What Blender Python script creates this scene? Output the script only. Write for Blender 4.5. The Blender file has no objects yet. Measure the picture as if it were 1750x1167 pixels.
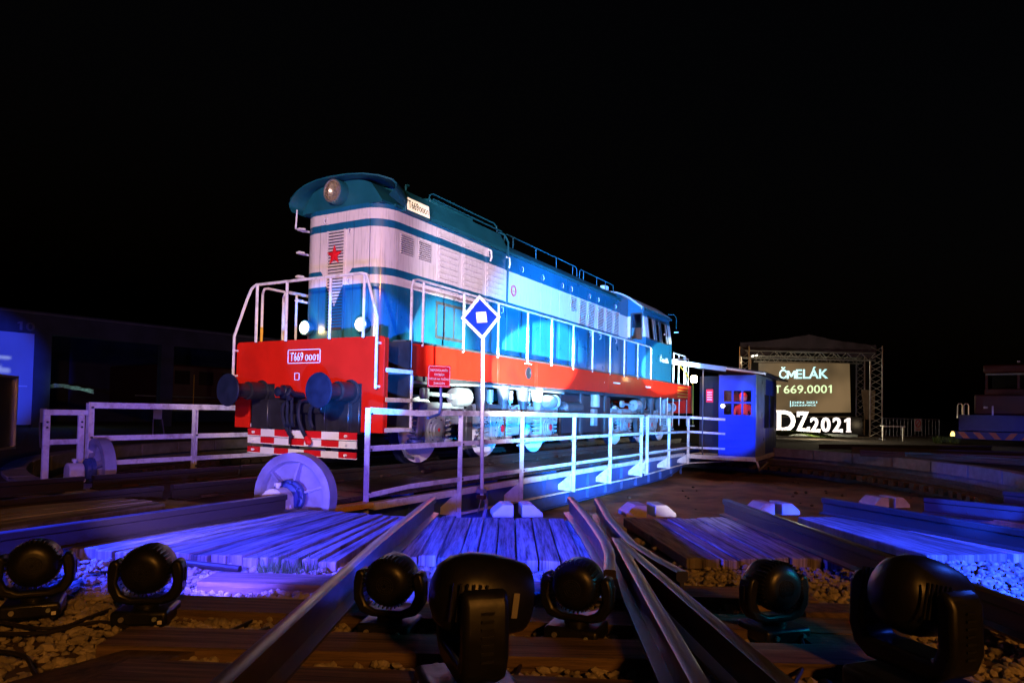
import bpy, math, random
from mathutils import Vector, Matrix, noise
R = math.radians
random.seed(7)
C = bpy.context.scene.collection
S = bpy.context.scene

# ------------------------------------------------------------------ camera
F_PX, W_PX, H_PX = 1160.6, 1750.0, 1167.0
CAM = Vector((-6.474, -7.516, .869)); YAW, PITCH, ROLL, SHY = .517, .028, .020, 85.85
FW = Vector((math.cos(YAW)*math.cos(PITCH), math.sin(YAW)*math.cos(PITCH), math.sin(PITCH)))
RT = Vector((math.sin(YAW), -math.cos(YAW), 0)); UP = RT.cross(FW)
# the image axes are the camera axes turned by the roll
rt = RT*math.cos(ROLL) + UP*math.sin(ROLL)
up = UP*math.cos(ROLL) - RT*math.sin(ROLL)
cam_d = bpy.data.cameras.new('camera'); cam = bpy.data.objects.new('camera', cam_d); C.objects.link(cam)
M3 = Matrix((rt, up, -FW)).transposed()
cam.matrix_world = Matrix.Translation(CAM) @ M3.to_4x4()
cam_d.sensor_width = 36; cam_d.lens = 36*F_PX/W_PX
cam_d.shift_y = SHY/W_PX
cam_d.clip_start = .05; cam_d.clip_end = 2000
S.camera = cam

def at(u, v, x=None, y=None, z=None, d=None):
    """the place in the world seen at a given spot of the photograph, on a plane x=, y=, z= or at a distance d along the view"""
    X = (u-W_PX/2)/F_PX; Y = -(v-H_PX/2-SHY)/F_PX
    r = FW + rt*X + up*Y
    if x is not None: t = (x-CAM.x)/r.x
    elif y is not None: t = (y-CAM.y)/r.y
    elif z is not None: t = (z-CAM.z)/r.z
    else: t = d
    return CAM + r*t

# ------------------------------------------------------------------ world, exposure
w = bpy.data.worlds.new('World'); S.world = w; w.use_nodes = True
nt = w.node_tree; nt.nodes.clear()
sky = nt.nodes.new('ShaderNodeTexSky'); sky.sky_type = 'NISHITA'; sky.sun_disc = False
sky.sun_elevation = R(-4); sky.sun_rotation = R(200)
bg = nt.nodes.new('ShaderNodeBackground'); bg.inputs[1].default_value = .05
wo = nt.nodes.new('ShaderNodeOutputWorld')
nt.links.new(sky.outputs[0], bg.inputs[0]); nt.links.new(bg.outputs[0], wo.inputs[0])
S.view_settings.view_transform = 'Standard'; S.view_settings.look = 'None'
S.view_settings.exposure = 0; S.view_settings.gamma = 1
S.cycles.use_denoising = True
S.cycles.max_bounces = 6; S.cycles.sample_clamp_indirect = 4

def lamp(kind, name, loc, to, col, power, **k):
    l = bpy.data.lights.new(name, kind); o = bpy.data.objects.new(name, l); C.objects.link(o)
    o.location = loc; l.color = col; l.energy = power
    if to is not None:
        o.rotation_euler = (Vector(to)-Vector(loc)).to_track_quat('-Z', 'Y').to_euler()
    for a, b in k.items(): setattr(l, a, b)
    return o
def spot(name, loc, to, col, power, deg, blend=.1, r=.05):
    return lamp('SPOT', name, loc, to, col, power, spot_size=R(deg), spot_blend=blend, shadow_soft_size=r)
moon = lamp('SUN', 'moon', (0, 0, 30), (6, 14, 0), (.6, .7, 1), .003, angle=R(.5))
# beams of the stage lamps: the ones seen in the foreground, and the rest of the rig on stands beside and behind the camera
BLUE = (.030, .035, 1); VIO = (.20, .10, 1)
spot('stand_beam', (-8.2, -5.6, 3.2), (1.6, -.1, 3.3), (1, .72, .72), 3700, 40, .3, .10)
spot('stand_beam', (-4.6, -10.5, 2.4), (8.2, -.6, 3.2), (.80, .70, .98), 7800, 38, .3, .10)
spot('lamp_beam', (-4.60, -3.92, .20), (1.0, .4, 1.5), (.34, .25, 1), 520, 56, .5, .05)
spot('lamp_beam', (-4.38, -4.45, .16), (-.5, -2.6, .0), (.07, .05, 1), 480, 90, .4, .05)
spot('lamp_beam', (-3.95, -5.47, .16), (-.6, -2.6, .2), (.01, .04, 1), 420, 76, .3, .05)
spot('lamp_beam', (-3.95, -5.47, .16), (1.3, -.3, 1.75), (.0, .22, 1), 10000, 16, .25, .05)
spot('lamp_beam', (-3.52, -6.22, .16), (1.5, -3.3, .6), (.22, .20, 1), 240, 40, .4, .05)
spot('stand_beam', (-5.6, -1.6, 1.7), (-2.9, -3.6, -.1), (.015, .035, 1), 6000, 44, .6, .10)
spot('stand_beam', (-7.2, -8.4, 2.2), (-1.9, -4.9, -.1), (.0, .03, 1), 13000, 12, .15, .08)
spot('stand_beam', (-4.4, -10.4, 1.6), (-.75, -8.05, -.1), (.0, .045, 1), 14000, 17, .12, .08)
spot('lamp_beam', (-3.0, -7.7, .6), (8.0, -1.2, 2.0), (.0, .30, 1), 46000, 32, .6, .05)
spot('lamp_beam', (-3.1, -7.4, .30), (8, -2.3, .7), (.55, .6, 1), 2200, 22, .6, .05)
spot('stand_beam', (1.0, -10.5, .6), (2.70, -1.3, 1.72), (.85, 1, .95), 27000, 12.5, .75, .03)
spot('lamp_beam', (-3.95, -5.47, .22), (5.9, -1.0, 1.85), (.85, 1, .92), 90000, 9, .25, .03)
spot('lamp_beam', (-3.55, -6.30, .22), (14.6, -1.3, 2.4), (.75, 1, .9), 110000, 5.6, .15, .03)
spot('lamp_beam', (-3.45, -6.35, .26), (13.6, -3.3, .8), (.02, .10, 1), 22000, 8, .4, .03)
spot('lamp_beam', (-2.6, -9.4, .4), (14.2, -4.0, 1.5), (.6, .8, 1), 9000, 5, .4, .03)
spot('stand_beam', (-1.6, -8.9, 1.3), (-3.35, -7.55, .25), (.03, .12, 1), 40, 26, .5, .05)
spot('lamp_beam', (-3.2, -7.7, .35), (10.5, -9.2, -.3), (.01, .05, 1), 5000, 9, .3, .05)
spot('street_lamp_glow', (-13, -17, 6.5), (0, -4, -.5), (1, .36, .05), 3000, 120, .6, .6)

# ------------------------------------------------------------------ materials
MATS = {}
def mat(name, col, rough=.5, metal=0, var=.12, scale=6, bump=0, emit=None, es=0, coat=0, dirt=None, dirt_amt=0, stretch=None, uv=False):
    if name in MATS: return MATS[name]
    m = bpy.data.materials.new(name); m.use_nodes = True; n = m.node_tree.nodes; l = m.node_tree.links
    p = n['Principled BSDF']; MATS[name] = m
    p.inputs['Roughness'].default_value = rough; p.inputs['Metallic'].default_value = metal
    p.inputs['Coat Weight'].default_value = coat; p.inputs['Coat Roughness'].default_value = .06
    if emit:
        p.inputs['Emission Color'].default_value = (*emit, 1); p.inputs['Emission Strength'].default_value = es
    tc = n.new('ShaderNodeTexCoord'); mp = n.new('ShaderNodeMapping')
    l.new(tc.outputs['UV' if uv else 'Object'], mp.inputs[0])
    if stretch: mp.inputs['Scale'].default_value = stretch
    no = n.new('ShaderNodeTexNoise'); no.inputs['Scale'].default_value = scale; no.inputs['Detail'].default_value = 8
    l.new(mp.outputs[0], no.inputs[0])
    oi = n.new('ShaderNodeObjectInfo')
    mr = n.new('ShaderNodeMapRange'); mr.inputs[1].default_value = .3; mr.inputs[2].default_value = .7
    mr.inputs[3].default_value = 1-var; mr.inputs[4].default_value = 1+var
    l.new(no.outputs[0], mr.inputs[0])
    mx = n.new('ShaderNodeVectorMath'); mx.operation = 'SCALE'
    mx.inputs[0].default_value = col[:3]; l.new(mr.outputs[0], mx.inputs['Scale'])
    out = mx.outputs[0]
    if dirt:
        n2 = n.new('ShaderNodeTexNoise'); n2.inputs['Scale'].default_value = scale*.35; n2.inputs['Detail'].default_value = 10
        n2.inputs['Roughness'].default_value = .65; l.new(mp.outputs[0], n2.inputs[0])
        m2 = n.new('ShaderNodeMapRange'); m2.inputs[1].default_value = .5; m2.inputs[2].default_value = .75
        m2.inputs[4].default_value = dirt_amt; l.new(n2.outputs[0], m2.inputs[0])
        mm = n.new('ShaderNodeMix'); mm.data_type = 'RGBA'; l.new(m2.outputs[0], mm.inputs[0]); l.new(out, mm.inputs[6])
        mm.inputs[7].default_value = (*dirt, 1); out = mm.outputs[2]
    l.new(out, p.inputs['Base Color'])
    rr = n.new('ShaderNodeMapRange'); rr.inputs[3].default_value = max(.02, rough-.1); rr.inputs[4].default_value = min(1, rough+.12)
    l.new(no.outputs[0], rr.inputs[0]); l.new(rr.outputs[0], p.inputs['Roughness'])
    if bump:
        b = n.new('ShaderNodeBump'); b.inputs['Strength'].default_value = bump; b.inputs['Distance'].default_value = .02
        l.new(no.outputs[0], b.inputs['Height']); l.new(b.outputs[0], p.inputs['Normal'])
    return m
TEAL = (.008, .125, .235); CREAM = (.78, .70, .66)
M_red = mat('red_paint', (.68, .017, .007), .42, 0, .06, 3, .03, coat=.05, dirt=(.3, .006, .008), dirt_amt=.4)
M_teal = mat('teal_paint', TEAL, .3, 0, .1, 3, .03, coat=.3)
M_roof = mat('roof_paint', (.006, .10, .13), .45, 0, .18, 3, .05, dirt=(.03, .06, .07), dirt_amt=.4)
M_black = mat('black_paint', (.018, .018, .022), .35, 0, .3, 6, .08)
M_under = mat('dark_grey_paint', (.05, .055, .06), .45, 0, .3, 6, .1)
M_grey = mat('pale_grey_paint', (.26, .30, .30), .38, 0, .15, 6, .08, dirt=(.10, .09, .08), dirt_amt=.5)
M_white = mat('white_paint', (.8, .8, .78), .4, 0, .08, 14, .08, dirt=(.22, .15, .10), dirt_amt=.75)
M_clean = mat('clean_white_paint', (.85, .85, .85), .4, 0, .03)
M_yellow = mat('yellow_paint', (.75, .42, .03), .4)
M_gear = mat('dark_blue_grey_paint', (.009, .014, .038), .4, 0, .3, 6, .1)
M_bars = mat('girder_paint', (.05, .10, .32), .45, 0, .2, 4, .1, dirt=(.05, .03, .02), dirt_amt=.5)
M_steel = mat('worn_steel', (.17, .155, .15), .34, .75, .12, 10, .03)
def rail_shine(m):                                       # polished running surface, rusty web and foot
    nt = m.node_tree; n = nt.nodes; l = nt.links; p = n['Principled BSDF']; g = n.new('ShaderNodeNewGeometry'); s = n.new('ShaderNodeSeparateXYZ'); l.new(g.outputs['Normal'], s.inputs[0])
    k = n.new('ShaderNodeMapRange'); k.inputs[1].default_value = .6; k.inputs[2].default_value = .9; l.new(s.outputs[2], k.inputs[0])
    mm = n.new('ShaderNodeMix'); mm.data_type = 'RGBA'; l.new(k.outputs[0], mm.inputs[0]); mm.inputs[6].default_value = (.035, .026, .022, 1); l.new(p.inputs['Base Color'].links[0].from_socket, mm.inputs[7]); l.new(mm.outputs[2], p.inputs['Base Color'])
    m2 = n.new('ShaderNodeMapRange'); m2.inputs[3].default_value = 0; m2.inputs[4].default_value = .75; l.new(k.outputs[0], m2.inputs[0]); l.new(m2.outputs[0], p.inputs['Metallic'])
rail_shine(M_steel)
M_red.node_tree.nodes['Principled BSDF'].inputs['Specular IOR Level'].default_value = .08
M_rust = mat('rusty_steel', (.085, .045, .03), .6, .3, .35, 14, .3)
M_railside = mat('rail_steel', (.16, .12, .10), .5, .4, .3, 12, .25)
M_brass = mat('lamp_reflector', (.95, .80, .68), .26, .7)
M_conc = mat('concrete', (.30, .28, .26), .85, 0, .2, 5, .4, dirt=(.12, .10, .08), dirt_amt=.6)
M_dirt = mat('dirt', (.085, .055, .035), .95, 0, .4, 3, .8, dirt=(.03, .022, .016), dirt_amt=.8)
M_pit = mat('pit_floor', (.30, .15, .07), .8, 0, .5, 1.6, .8, dirt=(.02, .015, .01), dirt_amt=.9, stretch=(1, 1, 1))
M_stone = mat('ballast_stone', (.30, .26, .21), .85, 0, .45, 9, .5)
M_rubber = mat('black_rubber', (.012, .012, .013), .5, 0, .2)
M_plastic = mat('black_plastic', (.008, .009, .011), .36, 0, .2, 20, .05)
M_fins = mat('dark_housing', (.02, .022, .025), .3, .3, .2)
M_fabric = mat('canopy_fabric', (.085, .065, .085), .8, 0, .3, 1.5, .3)
M_alu = mat('truss_aluminium', (.62, .60, .56), .35, .8, .1)
M_grass = mat('grass', (.07, .12, .02), .9, 0, .4, 20)
M_block = mat('block_paint', (.55, .44, .27), .5, 0, .15, 8, .1, dirt=(.2, .13, .07), dirt_amt=.5)
M_shed = mat('shed_wall', (.045, .05, .075), .8, 0, .3, 1.2, .3)
M_shed2 = mat('shed_trim', (.14, .14, .18), .7, 0, .2, 3)
M_shutter = mat('blue_white_door', (.42, .44, .5), .5, 0, .12, .5, .1)
M_hut = mat('blue_hut_paint', (.015, .05, .50), .45, 0, .12, 3, .1)
M_hutw = mat('pale_hut_sheet', (.42, .5, .62), .3, .2, .15, 3, .1)
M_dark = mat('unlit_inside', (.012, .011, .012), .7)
M_wheelblue = mat('pale_blue_wheel_paint', (.30, .30, .44), .45, 0, .2, 5, .2, dirt=(.12, .08, .05), dirt_amt=.5)
M_logred = mat('sign_red', (.72, .01, .02), .4)
M_blue = mat('signal_blue', (.002, .03, .70), .6)
M_blue.node_tree.nodes['Principled BSDF'].inputs['Specular IOR Level'].default_value = .1
M_orange = mat('orange_jacket', (.75, .08, .03), .7)
M_skin = mat('skin', (.5, .28, .2), .6)
M_navy = mat('dark_trousers', (.03, .03, .05), .8)
M_cable = mat('cable', (.02, .018, .016), .5)

def lit(name, col, s):
    return mat(name, (.8, .8, .8), .5, emit=col, es=s)
M_head = lit('warm_lamp', (1, .80, .42), 3.2)
M_letter = lit('white_letter_light', (1, .88, .88), 1.15)
M_lampw = lit('lamp_glow', (1, .8, .55), 16)
M_scr_cy = lit('screen_cyan', (.5, 1, 1), 1.25)
M_scr_gr = lit('screen_green', (.75, 1, .5), 1.1)
M_small = lit('small_lamp', (1, .9, .8), 5)
M_plate = lit('number_plate_light', (1, .72, .36), .95)
M_floodl = lit('flood_light', (1, .95, .8), 5)

def glass(name, col=(.02, .03, .05), t=.75):
    m = bpy.data.materials.new(name); m.use_nodes = True; n = m.node_tree.nodes; l = m.node_tree.links; n.clear()
    o = n.new('ShaderNodeOutputMaterial'); a = n.new('ShaderNodeBsdfTransparent'); g = n.new('ShaderNodeBsdfGlossy')
    g.inputs['Roughness'].default_value = .04; g.inputs['Color'].default_value = (.9, .95, 1, 1)
    a.inputs[0].default_value = (*[t]*3, 1)
    f = n.new('ShaderNodeFresnel'); f.inputs[0].default_value = 1.5; mx = n.new('ShaderNodeMixShader')
    l.new(f.outputs[0], mx.inputs[0]); l.new(a.outputs[0], mx.inputs[1]); l.new(g.outputs[0], mx.inputs[2]); l.new(mx.outputs[0], o.inputs[0])
    return m
M_glass = glass('window_glass')

# screen picture: brownish LED wall
def screen_mat():
    m = mat('screen_face', (.02, .02, .02), .5); n = m.node_tree.nodes; l = m.node_tree.links; p = n['Principled BSDF']
    tc = n.new('ShaderNodeTexCoord'); no = n.new('ShaderNodeTexNoise'); no.inputs['Scale'].default_value = .35
    l.new(tc.outputs['Object'], no.inputs[0])
    cr = n.new('ShaderNodeValToRGB'); cr.color_ramp.elements[0].position = .35; cr.color_ramp.elements[1].position = .65
    cr.color_ramp.elements[0].color = (.13, .085, .04, 1); cr.color_ramp.elements[1].color = (.34, .215, .10, 1)
    l.new(no.outputs[0], cr.inputs[0]); l.new(cr.outputs[0], p.inputs['Emission Color']); p.inputs['Emission Strength'].default_value = .62
    return m
M_screen = screen_mat()

def N(nt, op, a, b=None, c=None):
    x = nt.nodes.new('ShaderNodeMath'); x.operation = op
    for i, s in enumerate((a, b, c)):
        if s is None: continue
        if isinstance(s, (int, float)): x.inputs[i].default_value = s
        else: nt.links.new(s, x.inputs[i])
    return x.outputs[0]
def hood_material(name, cab=False):
    m = mat(name, TEAL, .3, 0, .1, 3, .03, coat=.35); nt = m.node_tree; n = nt.nodes; l = nt.links; p = n['Principled BSDF']
    g = n.new('ShaderNodeNewGeometry'); s = n.new('ShaderNodeSeparateXYZ'); l.new(g.outputs['Position'], s.inputs[0])
    X, Y, Z = s.outputs
    def band(v, a, b): return N(nt, 'MULTIPLY', N(nt, 'GREATER_THAN', v, a), N(nt, 'LESS_THAN', v, b))
    main = band(Z, 2.99, 3.605)
    if cab:
        mask = band(Z, 3.03, 3.62)
    else:
        front = N(nt, 'LESS_THAN', X, 4.25)
        low = band(Z, 2.745, 2.875); high = band(Z, 3.72, 3.885)
        mask = N(nt, 'MAXIMUM', main, N(nt, 'MULTIPLY', front, N(nt, 'MAXIMUM', low, high)))
        nose = N(nt, 'LESS_THAN', X, 1.5)
        ay = N(nt, 'ABSOLUTE', N(nt, 'SUBTRACT', Y, .05))
        gap = N(nt, 'MULTIPLY', N(nt, 'LESS_THAN', ay, N(nt, 'ADD', .24, N(nt, 'MULTIPLY', N(nt, 'SUBTRACT', Z, 2.87), .7))), band(Z, 2.87, 2.995))
        vee = N(nt, 'MULTIPLY', N(nt, 'LESS_THAN', ay, N(nt, 'MULTIPLY', N(nt, 'SUBTRACT', Z, 2.42), .54)), band(Z, 2.42, 2.75))
        mask = N(nt, 'MAXIMUM', mask, N(nt, 'MULTIPLY', nose, N(nt, 'MAXIMUM', gap, vee)))
    src = p.inputs['Base Color'].links[0].from_socket
    mm = n.new('ShaderNodeMix'); mm.data_type = 'RGBA'; l.new(mask, mm.inputs[0]); l.new(src, mm.inputs[6]); mm.inputs[7].default_value = (*CREAM, 1)
    # a little grime running down the doors
    no = n.new('ShaderNodeTexNoise'); mp = n.new('ShaderNodeMapping'); mp.inputs['Scale'].default_value = (9, 9, .6)
    l.new(g.outputs['Position'], mp.inputs[0]); l.new(mp.outputs[0], no.inputs[0]); no.inputs['Detail'].default_value = 6
    mr = n.new('ShaderNodeMapRange'); mr.inputs[1].default_value = .5; mr.inputs[2].default_value = .8; mr.inputs[4].default_value = .6
    l.new(no.outputs[0], mr.inputs[0])
    m3 = n.new('ShaderNodeMix'); m3.data_type = 'RGBA'; m3.blend_type = 'MULTIPLY'; l.new(mr.outputs[0], m3.inputs[0]); l.new(mm.outputs[2], m3.inputs[6])
    m3.inputs[7].default_value = (.45, .42, .38, 1)
    l.new(m3.outputs[2], p.inputs['Base Color'])
    return m
M_hood = hood_material('hood_paint'); M_cab = hood_material('cab_paint', True)

def stripes_mat(name, axis, period, c1, c2, off=0, slant=0, a=(0, 0, 0)):
    m = mat(name, c1, .45, 0, .05); nt = m.node_tree; n = nt.nodes; l = nt.links; p = n['Principled BSDF']
    g = n.new('ShaderNodeNewGeometry'); s = n.new('ShaderNodeSeparateXYZ'); l.new(g.outputs['Position'], s.inputs[0])
    v = N(nt, 'ADD', N(nt, 'MULTIPLY', s.outputs[axis], 1/period), off)
    if slant: v = N(nt, 'ADD', v, N(nt, 'MULTIPLY', s.outputs[2], slant))
    k = N(nt, 'LESS_THAN', N(nt, 'FRACT', v), .5)
    mm = n.new('ShaderNodeMix'); mm.data_type = 'RGBA'; l.new(k, mm.inputs[0]); mm.inputs[6].default_value = (*c1, 1); mm.inputs[7].default_value = (*c2, 1)
    l.new(mm.outputs[2], p.inputs['Base Color']); return m

def wood_mat(name, base, dark, rough=.6, wet=.0):
    m = mat(name, base, rough, 0, .3, 1, .0, uv=True, stretch=(1.2, 16, 1)); nt = m.node_tree; n = nt.nodes; l = nt.links; p = n['Principled BSDF']
    tc = n.new('ShaderNodeTexCoord'); oi = n.new('ShaderNodeObjectInfo')
    mp = n.new('ShaderNodeMapping'); mp.inputs['Scale'].default_value = (2.0, 34, 1); l.new(tc.outputs['UV'], mp.inputs[0])
    ad = n.new('ShaderNodeVectorMath'); ad.operation = 'ADD'; l.new(mp.outputs[0], ad.inputs[0])
    sc = n.new('ShaderNodeMath'); sc.operation = 'MULTIPLY'; sc.inputs[1].default_value = 53; l.new(oi.outputs['Random'], sc.inputs[0]); l.new(sc.outputs[0], ad.inputs[1])
    no = n.new('ShaderNodeTexNoise'); no.inputs['Scale'].default_value = 1; no.inputs['Detail'].default_value = 9; no.inputs['Roughness'].default_value = .7
    l.new(ad.outputs[0], no.inputs[0])
    cr = n.new('ShaderNodeValToRGB'); cr.color_ramp.elements[0].position = .36; cr.color_ramp.elements[1].position = .62
    cr.color_ramp.elements[0].color = (*dark, 1); cr.color_ramp.elements[1].color = (*base, 1); l.new(no.outputs[0], cr.inputs[0])
    hv = n.new('ShaderNodeMapRange'); hv.inputs[3].default_value = .6; hv.inputs[4].default_value = 1.25; l.new(oi.outputs['Random'], hv.inputs[0])
    vm = n.new('ShaderNodeVectorMath'); vm.operation = 'SCALE'; l.new(cr.outputs[0], vm.inputs[0]); l.new(hv.outputs[0], vm.inputs['Scale'])
    l.new(vm.outputs[0], p.inputs['Base Color'])
    b = n.new('ShaderNodeBump'); b.inputs['Strength'].default_value = .7; b.inputs['Distance'].default_value = .012
    l.new(no.outputs[0], b.inputs['Height']); l.new(b.outputs[0], p.inputs['Normal'])
    return m
M_plank = wood_mat('weathered_plank', (.42, .37, .34), (.07, .05, .045), .8)
M_plank.node_tree.nodes['Principled BSDF'].inputs['Specular IOR Level'].default_value = .2
M_deck = wood_mat('wet_deck_board', (.11, .075, .05), (.025, .016, .012), .38)
M_sleeper = wood_mat('sleeper_wood', (.19, .12, .07), (.035, .022, .015), .8)

# ------------------------------------------------------------------ mesh builder
class MB:
    def __init__(s): s.v = []; s.f = []; s.uv = None
    def add(s, vs, fs):
        k = len(s.v); s.v += [Vector(x) for x in vs]; s.f += [tuple(i+k for i in f) for f in fs]; return s
    def box(s, x0, x1, y0, y1, z0, z1):
        return s.add([(x0,y0,z0),(x1,y0,z0),(x1,y1,z0),(x0,y1,z0),(x0,y0,z1),(x1,y0,z1),(x1,y1,z1),(x0,y1,z1)],
                     [(0,3,2,1),(4,5,6,7),(0,1,5,4),(1,2,6,5),(2,3,7,6),(3,0,4,7)])
    def bar(s, p, q, w, h, upv=(0,0,1)):
        """a straight bar of w (across) by h (along upv) between p and q"""
        p = Vector(p); q = Vector(q); d = (q-p).normalized(); u = Vector(upv); a = d.cross(u)
        if a.length < 1e-4: a = d.cross(Vector((1,0,0)))
        a.normalize(); u = a.cross(d).normalized(); a *= w/2; u *= h/2
        vs = [p-a-u, p+a-u, p+a+u, p-a+u, q-a-u, q+a-u, q+a+u, q-a+u]
        return s.add(vs, [(0,1,2,3)[::-1],(4,5,6,7),(0,1,5,4),(1,2,6,5),(2,3,7,6),(3,0,4,7)])
    def cyl(s, p, q, r, r2=None, n=16, caps=True):
        p = Vector(p); q = Vector(q); r2 = r if r2 is None else r2
        d = (q-p).normalized(); a = d.orthogonal().normalized(); b = d.cross(a)
        vs = []
        for c, rr in ((p, r), (q, r2)):
            for i in range(n):
                t = 2*math.pi*i/n; vs.append(c + (a*math.cos(t)+b*math.sin(t))*rr)
        fs = [(i, (i+1) % n, n+(i+1) % n, n+i) for i in range(n)]
        if caps: fs += [tuple(range(n))[::-1], tuple(range(n, 2*n))]
        return s.add(vs, fs)
    def tube(s, pts, r, n=8):
        pts = [Vector(p) for p in pts]; k = len(s.v); rings = []
        prev = None
        for i, p in enumerate(pts):
            d = (pts[min(i+1, len(pts)-1)]-pts[max(i-1, 0)]).normalized()
            a = d.orthogonal().normalized() if prev is None else (prev - d*prev.dot(d)).normalized()
            prev = a; b = d.cross(a)
            rings.append([p + (a*math.cos(2*math.pi*j/n)+b*math.sin(2*math.pi*j/n))*r for j in range(n)])
        vs = [v for rg in rings for v in rg]; fs = []
        for i in range(len(pts)-1):
            for j in range(n): fs.append((i*n+j, i*n+(j+1) % n, (i+1)*n+(j+1) % n, (i+1)*n+j))
        fs += [tuple(range(n))[::-1], tuple(range((len(pts)-1)*n, len(pts)*n))]
        return s.add(vs, fs)
    def lathe(s, o, axis, prof, n=28, caps=True):
        """prof: list of (distance along axis, radius)"""
        o = Vector(o); d = Vector(axis).normalized(); a = d.orthogonal().normalized(); b = d.cross(a); vs = []
        for t, r in prof:
            for i in range(n):
                g = 2*math.pi*i/n; vs.append(o + d*t + (a*math.cos(g)+b*math.sin(g))*max(r, .0005))
        fs = []
        for k in range(len(prof)-1):
            for i in range(n): fs.append((k*n+i, k*n+(i+1) % n, (k+1)*n+(i+1) % n, (k+1)*n+i))
        if abs(prof[0][0]-prof[-1][0]) < 1e-6 and prof[0][1] > .001 and prof[-1][1] > .001:      # a closed ring
            m = (len(prof)-1)*n
            for i in range(n): fs.append((m+i, m+(i+1) % n, (i+1) % n, i))
        elif caps: fs += [tuple(range(n))[::-1], tuple(range((len(prof)-1)*n, len(prof)*n))]
        return s.add(vs, fs)
    def prism(s, poly, ax, a0, a1):
        """poly of 2-D points extruded along axis ax (0,1,2)"""
        def P(p, t): q = list(p); q.insert(ax, t); return q
        n = len(poly); vs = [P(p, a0) for p in poly]+[P(p, a1) for p in poly]
        fs = [(i, (i+1) % n, n+(i+1) % n, n+i) for i in range(n)]+[tuple(range(n))[::-1], tuple(range(n, 2*n))]
        return s.add(vs, fs)
    def quadprism(s, tops, z0):
        n = len(tops); vs = [Vector((p[0], p[1], z0)) for p in tops]+[Vector(p) for p in tops]
        return s.add(vs, [(i, (i+1) % n, n+(i+1) % n, n+i) for i in range(n)]+[tuple(range(n))[::-1], tuple(range(n, 2*n))])
    def build(s, name, m, parent=None, bev=0, smooth=True, ang=38, seg=1):
        base = BASE.get(parent, Vector((0,0,0))) if parent else Vector((0,0,0))
        me = bpy.data.meshes.new(name); me.from_pydata([tuple(v-base) for v in s.v], [], s.f)
        fix_normals(me)
        me.materials.append(m)
        if smooth:
            me.polygons.foreach_set('use_smooth', [True]*len(me.polygons)); me.set_sharp_from_angle(angle=R(ang))
        if s.uv:
            ul = me.uv_layers.new(name='UVMap')
            for lp in me.loops: ul.data[lp.index].uv = s.uv[lp.vertex_index]
        o = bpy.data.objects.new(name, me); C.objects.link(o)
        if parent: o.parent = parent; BASE[o] = base
        if bev:
            b = o.modifiers.new('bevel', 'BEVEL'); b.width = bev; b.segments = seg; b.limit_method = 'ANGLE'; b.angle_limit = R(35)
        return o
import bmesh
def fix_normals(me):
    bm = bmesh.new(); bm.from_mesh(me); bmesh.ops.recalc_face_normals(bm, faces=bm.faces); bm.to_mesh(me); bm.free()
BASE = {}
def tag(o, label=None, cat=None, group=None, kind=None):
    if label: o['label'] = label
    if cat: o['category'] = cat
    if group: o['group'] = group
    if kind: o['kind'] = kind
    return o
def empty(name, loc=(0,0,0), **k):
    o = bpy.data.objects.new(name, None); C.objects.link(o); o.location = loc; o.empty_display_size = .2
    BASE[o] = Vector(loc); return tag(o, **k)
def copy_tree(o, parent=None):
    c = o.copy(); C.objects.link(c); c.parent = parent
    for ch in [x for x in o.children]: copy_tree(ch, c)
    return c
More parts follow.
